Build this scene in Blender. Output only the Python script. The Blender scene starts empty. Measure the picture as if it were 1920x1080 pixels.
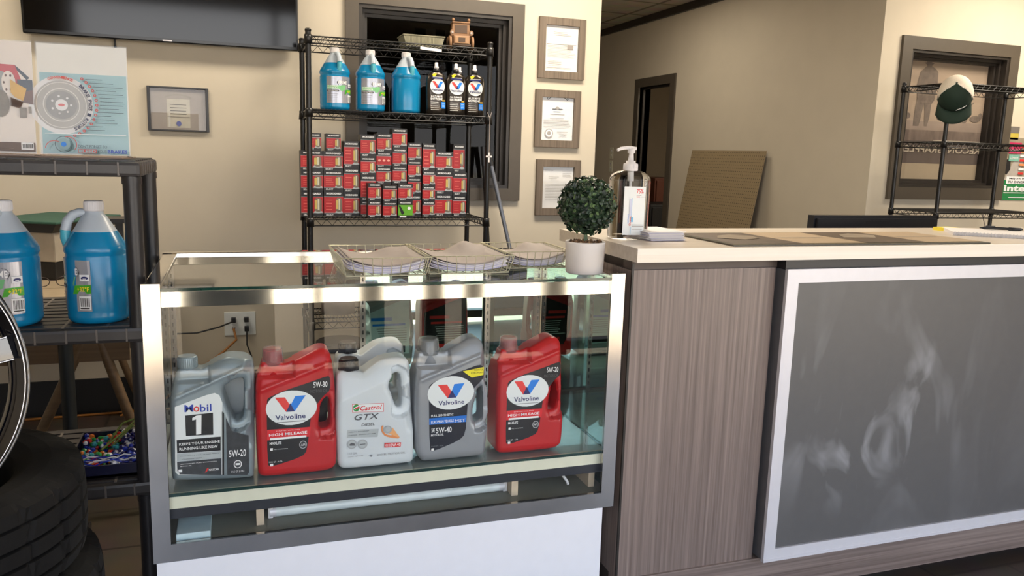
import bpy, bmesh, math, random
from mathutils import Vector, Matrix
random.seed(7)
PI = math.pi
SC = bpy.context.scene
COL = SC.collection

# ---------------------------------------------------------------- camera
cam_d = bpy.data.cameras.new('camera')
cam = bpy.data.objects.new('camera', cam_d); COL.objects.link(cam)
cam_d.sensor_fit = 'HORIZONTAL'; cam_d.sensor_width = 36.0
cam_d.lens = 1500.0 / 1920.0 * 36.0
cam_d.clip_start = 0.02; cam_d.clip_end = 200
YAW, PITCH, ROLL = math.radians(19.18), math.radians(9.47), math.radians(1.69)
_f = Vector((math.sin(YAW), math.cos(YAW), 0)); _r = Vector((math.cos(YAW), -math.sin(YAW), 0)); _u = Vector((0, 0, 1))
_f2 = _f * math.cos(PITCH) - _u * math.sin(PITCH); _u2 = _u * math.cos(PITCH) + _f * math.sin(PITCH)
_r3 = _r * math.cos(ROLL) + _u2 * math.sin(ROLL); _u3 = _u2 * math.cos(ROLL) - _r * math.sin(ROLL)
cam.matrix_world = Matrix(((_r3.x, _u3.x, -_f2.x, 0), (_r3.y, _u3.y, -_f2.y, 0), (_r3.z, _u3.z, -_f2.z, 1.30), (0, 0, 0, 1)))
SC.camera = cam

# ---------------------------------------------------------------- light
SC.view_settings.view_transform = 'Standard'
SC.view_settings.look = 'None'
SC.view_settings.gamma = 1
SC.view_settings.use_curve_mapping = False
SC.view_settings.exposure = 1.85
world = bpy.data.worlds.new('daylight_sky'); SC.world = world; world.use_nodes = True
_wn = world.node_tree.nodes; _wl = world.node_tree.links
_bg = _wn['Background']
_tc = _wn.new('ShaderNodeTexCoord'); _sp = _wn.new('ShaderNodeSeparateXYZ'); _rp = _wn.new('ShaderNodeValToRGB')
_wl.new(_tc.outputs['Generated'], _sp.inputs[0]); _wl.new(_sp.outputs['Z'], _rp.inputs[0]); _wl.new(_rp.outputs[0], _bg.inputs['Color'])
_rp.color_ramp.elements[0].position = 0.0; _rp.color_ramp.elements[0].color = (1.0, 0.98, 0.96, 1)
_rp.color_ramp.elements[1].position = 0.6; _rp.color_ramp.elements[1].color = (0.50, 0.68, 1.0, 1)
_bg.inputs['Strength'].default_value = 1.25
sun_d = bpy.data.lights.new('sun', 'SUN'); sun_d.energy = 11.0; sun_d.angle = 0.01; sun_d.color = (1.0, 0.88, 0.72)
sun = bpy.data.objects.new('sun', sun_d); COL.objects.link(sun)
sun.rotation_euler = (Vector((0.0, 0.0, 1.0)).rotation_difference(Vector((0.80, -0.10, 0.62)).normalized())).to_euler()
sun.location = (8, -6, 8)
# portal that guides sky sampling through the shop front opening
por_d = bpy.data.lights.new('shopfront_portal', 'AREA'); por_d.shape = 'RECTANGLE'; por_d.size = 7.0; por_d.size_y = 2.5
por_d.cycles.is_portal = True
por = bpy.data.objects.new('shopfront_portal', por_d); COL.objects.link(por)
por.location = (1.2, -1.08, 1.3); por.rotation_euler = (PI / 2, 0, 0)

# unseen area lights added overhead to brighten the walls, hall and back room
def lamp(x, y, z, sx, sy, power, color=(1.0, 0.88, 0.71)):
    l = bpy.data.lights.new('added_fill_light', 'AREA'); l.shape = 'RECTANGLE'; l.size = sx; l.size_y = sy; l.energy = power; l.color = color
    o = bpy.data.objects.new('added_fill_light', l); COL.objects.link(o); o.location = (x, y, z); return o
lamp(-0.7, 3.1, 2.66, 1.1, 0.5, 7)
lamp(1.5, 3.2, 2.66, 1.1, 0.5, 17)
lamp(4.9, 3.3, 2.66, 1.1, 0.5, 15)
lamp(2.9, 6.0, 2.66, 0.5, 1.1, 4)
lamp(5.2, 5.6, 2.66, 0.8, 0.8, 12)
# ---------------------------------------------------------------- helpers
def lin(c):
    return tuple(((v / 255.0) / 12.92 if v / 255.0 <= 0.04045 else (((v / 255.0) + 0.055) / 1.055) ** 2.4) for v in c)
MATS = {}
def mat(name, rgb=(200, 200, 200), rough=0.5, metal=0.0, noise=0.06, scale=30.0, bump=0.0, spec=0.5, coat=0.0, stretch=None, emit=None, trans=0.0):
    if name in MATS: return MATS[name]
    m = bpy.data.materials.new(name); m.use_nodes = True; MATS[name] = m
    nt = m.node_tree; b = nt.nodes['Principled BSDF']
    c = lin(rgb)
    b.inputs['Roughness'].default_value = rough; b.inputs['Metallic'].default_value = metal
    b.inputs['Specular IOR Level'].default_value = spec
    b.inputs['Coat Weight'].default_value = coat
    b.inputs['Transmission Weight'].default_value = trans
    tc = nt.nodes.new('ShaderNodeTexCoord'); mp = nt.nodes.new('ShaderNodeMapping'); n = nt.nodes.new('ShaderNodeTexNoise')
    nt.links.new(tc.outputs['Object'], mp.inputs[0]); nt.links.new(mp.outputs[0], n.inputs['Vector'])
    if stretch: mp.inputs['Scale'].default_value = stretch
    n.inputs['Scale'].default_value = scale; n.inputs['Detail'].default_value = 4
    r = nt.nodes.new('ShaderNodeValToRGB'); nt.links.new(n.outputs[0], r.inputs[0])
    r.color_ramp.elements[0].position = 0.3; r.color_ramp.elements[1].position = 0.7
    lo = [max(0, v * (1 - noise)) for v in c]; hi = [min(1, v * (1 + noise)) for v in c]
    r.color_ramp.elements[0].color = (*lo, 1); r.color_ramp.elements[1].color = (*hi, 1)
    nt.links.new(r.outputs[0], b.inputs['Base Color'])
    if bump:
        bp = nt.nodes.new('ShaderNodeBump'); bp.inputs['Strength'].default_value = bump; bp.inputs['Distance'].default_value = 0.002
        nt.links.new(n.outputs[0], bp.inputs['Height']); nt.links.new(bp.outputs[0], b.inputs['Normal'])
    if emit:
        b.inputs['Emission Color'].default_value = (*lin(emit[0]), 1); b.inputs['Emission Strength'].default_value = emit[1]
    return m
def clear(name, tint=(1, 1, 1), ior=1.5, gloss=0.0, extra=0.0):
    """thin clear sheet: tinted see-through plus Fresnel reflection on its outer side"""
    if name in MATS: return MATS[name]
    m = bpy.data.materials.new(name); m.use_nodes = True; MATS[name] = m
    nt = m.node_tree; nt.nodes.remove(nt.nodes['Principled BSDF']); out = nt.nodes['Material Output']
    t = nt.nodes.new('ShaderNodeBsdfTransparent'); t.inputs[0].default_value = (*tint, 1)
    g = nt.nodes.new('ShaderNodeBsdfGlossy'); g.inputs['Roughness'].default_value = gloss
    f = nt.nodes.new('ShaderNodeFresnel'); f.inputs[0].default_value = ior
    geo = nt.nodes.new('ShaderNodeNewGeometry')
    s = nt.nodes.new('ShaderNodeMath'); s.operation = 'SUBTRACT'; s.inputs[0].default_value = 1; nt.links.new(geo.outputs['Backfacing'], s.inputs[1])
    a = nt.nodes.new('ShaderNodeMath'); a.operation = 'ADD'; a.inputs[1].default_value = extra; nt.links.new(f.outputs[0], a.inputs[0])
    mu = nt.nodes.new('ShaderNodeMath'); mu.operation = 'MULTIPLY'; mu.use_clamp = True
    nt.links.new(a.outputs[0], mu.inputs[0]); nt.links.new(s.outputs[0], mu.inputs[1])
    mx = nt.nodes.new('ShaderNodeMixShader'); nt.links.new(mu.outputs[0], mx.inputs[0]); nt.links.new(t.outputs[0], mx.inputs[1]); nt.links.new(g.outputs[0], mx.inputs[2])
    nt.links.new(mx.outputs[0], out.inputs[0])
    return m

class MB:
    def __init__(s): s.v = []; s.f = []; s.m = []; s.mats = []; s.sm = []
    def mi(s, m):
        if m not in s.mats: s.mats.append(m)
        return s.mats.index(m)
    def add(s, vs, fs, m, smooth=False):
        o = len(s.v); k = s.mi(m); s.v += [tuple(v) for v in vs]
        for f in fs: s.f.append(tuple(i + o for i in f)); s.m.append(k); s.sm.append(smooth)
    def box(s, a, b, m, M=None, bev=0.0):
        x0, y0, z0 = a; x1, y1, z1 = b
        if bev > 0:
            bm = bmesh.new(); bmesh.ops.create_cube(bm, size=1)
            for v in bm.verts: v.co = Vector(((x0 + x1) / 2 + v.co.x * (x1 - x0), (y0 + y1) / 2 + v.co.y * (y1 - y0), (z0 + z1) / 2 + v.co.z * (z1 - z0)))
            bmesh.ops.bevel(bm, geom=bm.edges[:], offset=bev, segments=2, affect='EDGES', profile=0.6)
            bm.verts.index_update(); vs = [v.co.copy() for v in bm.verts]; fs = [[v.index for v in f.verts] for f in bm.faces]; bm.free()
        else:
            vs = [Vector(p) for p in ((x0, y0, z0), (x1, y0, z0), (x1, y1, z0), (x0, y1, z0), (x0, y0, z1), (x1, y0, z1), (x1, y1, z1), (x0, y1, z1))]
            fs = [(0, 3, 2, 1), (4, 5, 6, 7), (0, 1, 5, 4), (1, 2, 6, 5), (2, 3, 7, 6), (3, 0, 4, 7)]
        if M is not None: vs = [M @ v for v in vs]
        s.add(vs, fs, m); return s
    def tube(s, pts, r, m, n=8, cyc=False, caps=True, smooth=True):
        pts = [Vector(p) for p in pts]; N = len(pts); rs = r if isinstance(r, (list, tuple)) else [r] * N
        vs = []; prev = None
        for i, p in enumerate(pts):
            if cyc: d = pts[(i + 1) % N] - pts[i - 1]
            else: d = (pts[min(i + 1, N - 1)] - pts[max(i - 1, 0)])
            d.normalize()
            if prev is None:
                a = Vector((0, 0, 1)) if abs(d.z) < 0.9 else Vector((1, 0, 0)); x = d.cross(a).normalized()
            else:
                x = (prev - d * prev.dot(d)).normalized()
            prev = x; y = d.cross(x)
            for k in range(n):
                t = 2 * PI * k / n; vs.append(p + (x * math.cos(t) + y * math.sin(t)) * rs[i])
        fs = []
        for i in range(N if cyc else N - 1):
            for k in range(n):
                a = i * n + k; b = i * n + (k + 1) % n; c = ((i + 1) % N) * n + (k + 1) % n; d2 = ((i + 1) % N) * n + k
                fs.append((a, b, c, d2))
        s.add(vs, fs, m, smooth)
        if caps and not cyc:
            o = [tuple(reversed(range(n))), tuple(range((N - 1) * n, N * n))]
            s.add(vs, o, m, False)
        return s
    def loft(s, prof, m, n=32, c=(0, 0, 0), p=2.0, smooth=True, mats=None, M=None, caps=True):
        """prof: (z, rx, ry); superellipse rings of power p"""
        vs = []
        for q in prof:
            z, rx, ry = q[0], q[1], q[2] if len(q) > 2 else q[1]
            for k in range(n):
                t = 2 * PI * k / n; ct, st = math.cos(t), math.sin(t)
                x = rx * math.copysign(abs(ct) ** (2 / p), ct); y = ry * math.copysign(abs(st) ** (2 / p), st)
                v = Vector((c[0] + x, c[1] + y, c[2] + z)); vs.append(M @ v if M is not None else v)
        o = len(s.v); s.v += [tuple(v) for v in vs]
        for i in range(len(prof) - 1):
            mm = mats[i] if mats else m; k0 = s.mi(mm)
            for k in range(n):
                s.f.append((o + i * n + k, o + i * n + (k + 1) % n, o + (i + 1) * n + (k + 1) % n, o + (i + 1) * n + k)); s.m.append(k0); s.sm.append(smooth)
        if caps:
            s.f.append(tuple(o + k for k in reversed(range(n)))); s.m.append(s.mi(mats[0] if mats else m)); s.sm.append(False)
            s.f.append(tuple(o + (len(prof) - 1) * n + k for k in range(n))); s.m.append(s.mi(mats[-1] if mats else m)); s.sm.append(False)
        return s
    def poly(s, pts, m):
        s.add(pts, [tuple(range(len(pts)))], m); return s
    def prism(s, pts2, y0, y1, m, plane='xz', M=None):
        n = len(pts2)
        ar = sum(pts2[i][0] * pts2[(i + 1) % n][1] - pts2[(i + 1) % n][0] * pts2[i][1] for i in range(n))
        if ar < 0: pts2 = list(reversed(pts2))
        if plane == 'xz': a = [Vector((x, y0, z)) for x, z in pts2]; b = [Vector((x, y1, z)) for x, z in pts2]
        elif plane == 'xy': a = [Vector((x, y, y1)) for x, y in pts2]; b = [Vector((x, y, y0)) for x, y in pts2]
        else: a = [Vector((y1, x, z)) for x, z in pts2]; b = [Vector((y0, x, z)) for x, z in pts2]
        vs = a + b
        if M is not None: vs = [M @ v for v in vs]
        fs = [tuple(range(n)), tuple(reversed(range(n, 2 * n)))] + [(i, n + i, n + (i + 1) % n, (i + 1) % n) for i in range(n)]
        s.add(vs, fs, m); return s
    def mesh(s, name):
        me = bpy.data.meshes.new(name); me.from_pydata(s.v, [], s.f)
        for m in s.mats: me.materials.append(m)
        me.polygons.foreach_set('material_index', s.m); me.polygons.foreach_set('use_smooth', s.sm); me.update()
        return me
    def build(s, name, parent=None, loc=(0, 0, 0), rot=(0, 0, 0)):
        o = bpy.data.objects.new(name, s.mesh(name)); COL.objects.link(o); o.parent = parent; o.location = loc; o.rotation_euler = rot
        return o
def tag(o, label=None, cat=None, group=None, kind=None):
    if label: o['label'] = label
    if cat: o['category'] = cat
    if group: o['group'] = group
    if kind: o['kind'] = kind
    return o
def thing(name, label, cat, loc=(0, 0, 0), rz=0.0, group=None, rot=None):
    o = bpy.data.objects.new(name, None); COL.objects.link(o); o.location = loc; o.rotation_euler = rot or (0, 0, rz); o.empty_display_size = 0.05
    return tag(o, label, cat, group)
def struct(name, mb): return tag(mb.build(name), kind='structure')
def dup(root, loc, rz=None, label=None, group=None, rot=None):
    r = root.copy(); COL.objects.link(r); r.location = loc
    if rz is not None: r.rotation_euler = (0, 0, rz)
    if rot is not None: r.rotation_euler = rot
    if label: r['label'] = label
    if group: r['group'] = group
    for ch in list(root.children):
        c = ch.copy(); COL.objects.link(c); c.parent = r
        for g in ch.children:
            d = g.copy(); COL.objects.link(d); d.parent = c
    return r
def box_thing(name, a, b, m, parent=None, bev=0.0): return MB().box(a, b, m, bev=bev).build(name, parent)
def chaikin(p, it=2):
    for _ in range(it):
        q = []
        for i in range(len(p)):
            a = p[i]; b = p[(i + 1) % len(p)]
            q += [(a[0] * .78 + b[0] * .22, a[1] * .78 + b[1] * .22), (a[0] * .22 + b[0] * .78, a[1] * .22 + b[1] * .78)]
        p = q
    return p
def dg_mesh(o):
    dg = bpy.context.evaluated_depsgraph_get(); dg.update()
    return bpy.data.meshes.new_from_object(o.evaluated_get(dg))
_tc_cache = {}
def text_geo(s, bold=0.0, shear=0.0):
    k = (s, bold, shear)
    if k in _tc_cache: return _tc_cache[k]
    cu = bpy.data.curves.new('t', 'FONT'); cu.body = s; cu.size = 1; cu.resolution_u = 2; cu.offset = bold; cu.shear = shear; cu.space_character = 1.0 + bold
    o = bpy.data.objects.new('t', cu); COL.objects.link(o); me = dg_mesh(o)
    vs = [tuple(v.co)[:2] for v in me.vertices]; fs = [tuple(p.vertices) for p in me.polygons]
    bpy.data.objects.remove(o); bpy.data.meshes.remove(me); bpy.data.curves.remove(cu)
    if not vs: vs = [(0, 0)]
    x0 = min(v[0] for v in vs); x1 = max(v[0] for v in vs); y0 = min(v[1] for v in vs); y1 = max(v[1] for v in vs)
    r = ([((v[0] - x0) / max(1e-6, x1 - x0), (v[1] - y0) / max(1e-6, y1 - y0)) for v in vs], fs, (x1 - x0) / max(1e-6, y1 - y0))
    _tc_cache[k] = r; return r
class Decal:
    """flat printed artwork: x right, z up, facing -y; fn maps (x, z, lift) to a point"""
    def __init__(s, fn=None, step=0.0004, seg=0):
        s.mb = MB(); s.l = 0; s.step = step; s.seg = seg
        s.fn = fn or (lambda x, z, d: (x, -d, z))
    def _n(s): s.l += 1; return s.l * s.step
    def poly(s, pts, m):
        d = s._n(); n = len(pts)
        ar = sum(pts[i][0] * pts[(i + 1) % n][1] - pts[(i + 1) % n][0] * pts[i][1] for i in range(n))
        if ar < 0: pts = list(reversed(pts))
        s.mb.add([s.fn(x, z, d) for x, z in pts], [tuple(range(n))], m); return s
    def rect(s, x0, z0, x1, z1, m):
        d = s._n(); x0, x1 = min(x0, x1), max(x0, x1); z0, z1 = min(z0, z1), max(z0, z1)
        n = max(1, int((x1 - x0) / s.seg)) if s.seg else 1
        vs = []; fs = []
        for i in range(n + 1):
            x = x0 + (x1 - x0) * i / n; vs += [s.fn(x, z0, d), s.fn(x, z1, d)]
        for i in range(n): fs.append((2 * i, 2 * i + 2, 2 * i + 3, 2 * i + 1))
        s.mb.add(vs, fs, m); return s
    def ell(s, cx, cz, rx, rz, m, n=28):
        return s.poly([(cx + rx * math.cos(2 * PI * k / n), cz + rz * math.sin(2 * PI * k / n)) for k in range(n)], m)
    def arc(s, cx, cz, r0, r1, a0, a1, m, n=24):
        d = s._n(); vs = []; fs = []
        for k in range(n + 1):
            t = math.radians(a0 + (a1 - a0) * k / n); vs += [s.fn(cx + r0 * math.cos(t), cz + r0 * math.sin(t), d), s.fn(cx + r1 * math.cos(t), cz + r1 * math.sin(t), d)]
        for k in range(n): fs.append((2 * k, 2 * k + 1, 2 * k + 3, 2 * k + 2))
        s.mb.add(vs, fs, m); return s
    def text(s, t, x0, z0, x1, z1, m, bold=0.0, shear=0.0, skew=0.0, mirror=False, rot=None):
        vs, fs, asp = text_geo(t, bold, shear); d = s._n(); out = []
        for u, v in vs:
            if mirror: u = 1 - u
            x = x0 + (x1 - x0) * u; z = z0 + (z1 - z0) * v + skew * (x - x0)
            if rot:
                cx, cz = (x0 + x1) / 2, (z0 + z1) / 2; a = rot; dx, dz = x - cx, z - cz
                x = cx + dx * math.cos(a) - dz * math.sin(a); z = cz + dx * math.sin(a) + dz * math.cos(a)
            out.append(s.fn(x, z, d))
        if mirror: fs = [tuple(reversed(f)) for f in fs]
        s.mb.add(out, fs, m); return s
    def lines(s, x0, x1, z0, z1, n, m, th=0.35, jit=0.25, seed=1):
        rr = random.Random(seed); h = (z1 - z0) / n
        for i in range(n):
            z = z1 - h * (i + 0.5); s.rect(x0, z - h * th / 2, x1 - (x1 - x0) * jit * rr.random(), z + h * th / 2, m)
        return s
    def build(s, name, parent=None, loc=(0, 0, 0), rot=(0, 0, 0)): return s.mb.build(name, parent, loc, rot)
def solid_outline(outline, hole, depth, bev, m, voxel=0.0032, shaper=None, smooth_it=4):
    cu = bpy.data.curves.new('c', 'CURVE'); cu.dimensions = '2D'; cu.fill_mode = 'BOTH'
    for pl in [outline] + ([hole] if hole else []):
        pl = chaikin(pl, 2); sp = cu.splines.new('POLY'); sp.points.add(len(pl) - 1); sp.use_cyclic_u = True
        for i, q in enumerate(pl): sp.points[i].co = (q[0], q[1], 0, 1)
    cu.extrude = depth / 2 - bev; cu.bevel_depth = bev; cu.bevel_resolution = 2; cu.offset = -bev
    o = bpy.data.objects.new('c', cu); COL.objects.link(o); me = dg_mesh(o); bpy.data.objects.remove(o)
    o = bpy.data.objects.new('m', me); COL.objects.link(o)
    r = o.modifiers.new('r', 'REMESH'); r.mode = 'VOXEL'; r.voxel_size = voxel
    if smooth_it: q = o.modifiers.new('s', 'SMOOTH'); q.factor = 0.5; q.iterations = smooth_it
    me2 = dg_mesh(o); bpy.data.objects.remove(o)
    mb = MB(); vs = []
    for v in me2.vertices:
        x, z, y = v.co.x, v.co.y, -v.co.z
        if shaper: x, y, z = shaper(x, y, z)
        vs.append((x, y, z))
    mb.add(vs, [tuple(p.vertices) for p in me2.polygons], m, True)
    bpy.data.meshes.remove(me2); return mb
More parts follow.
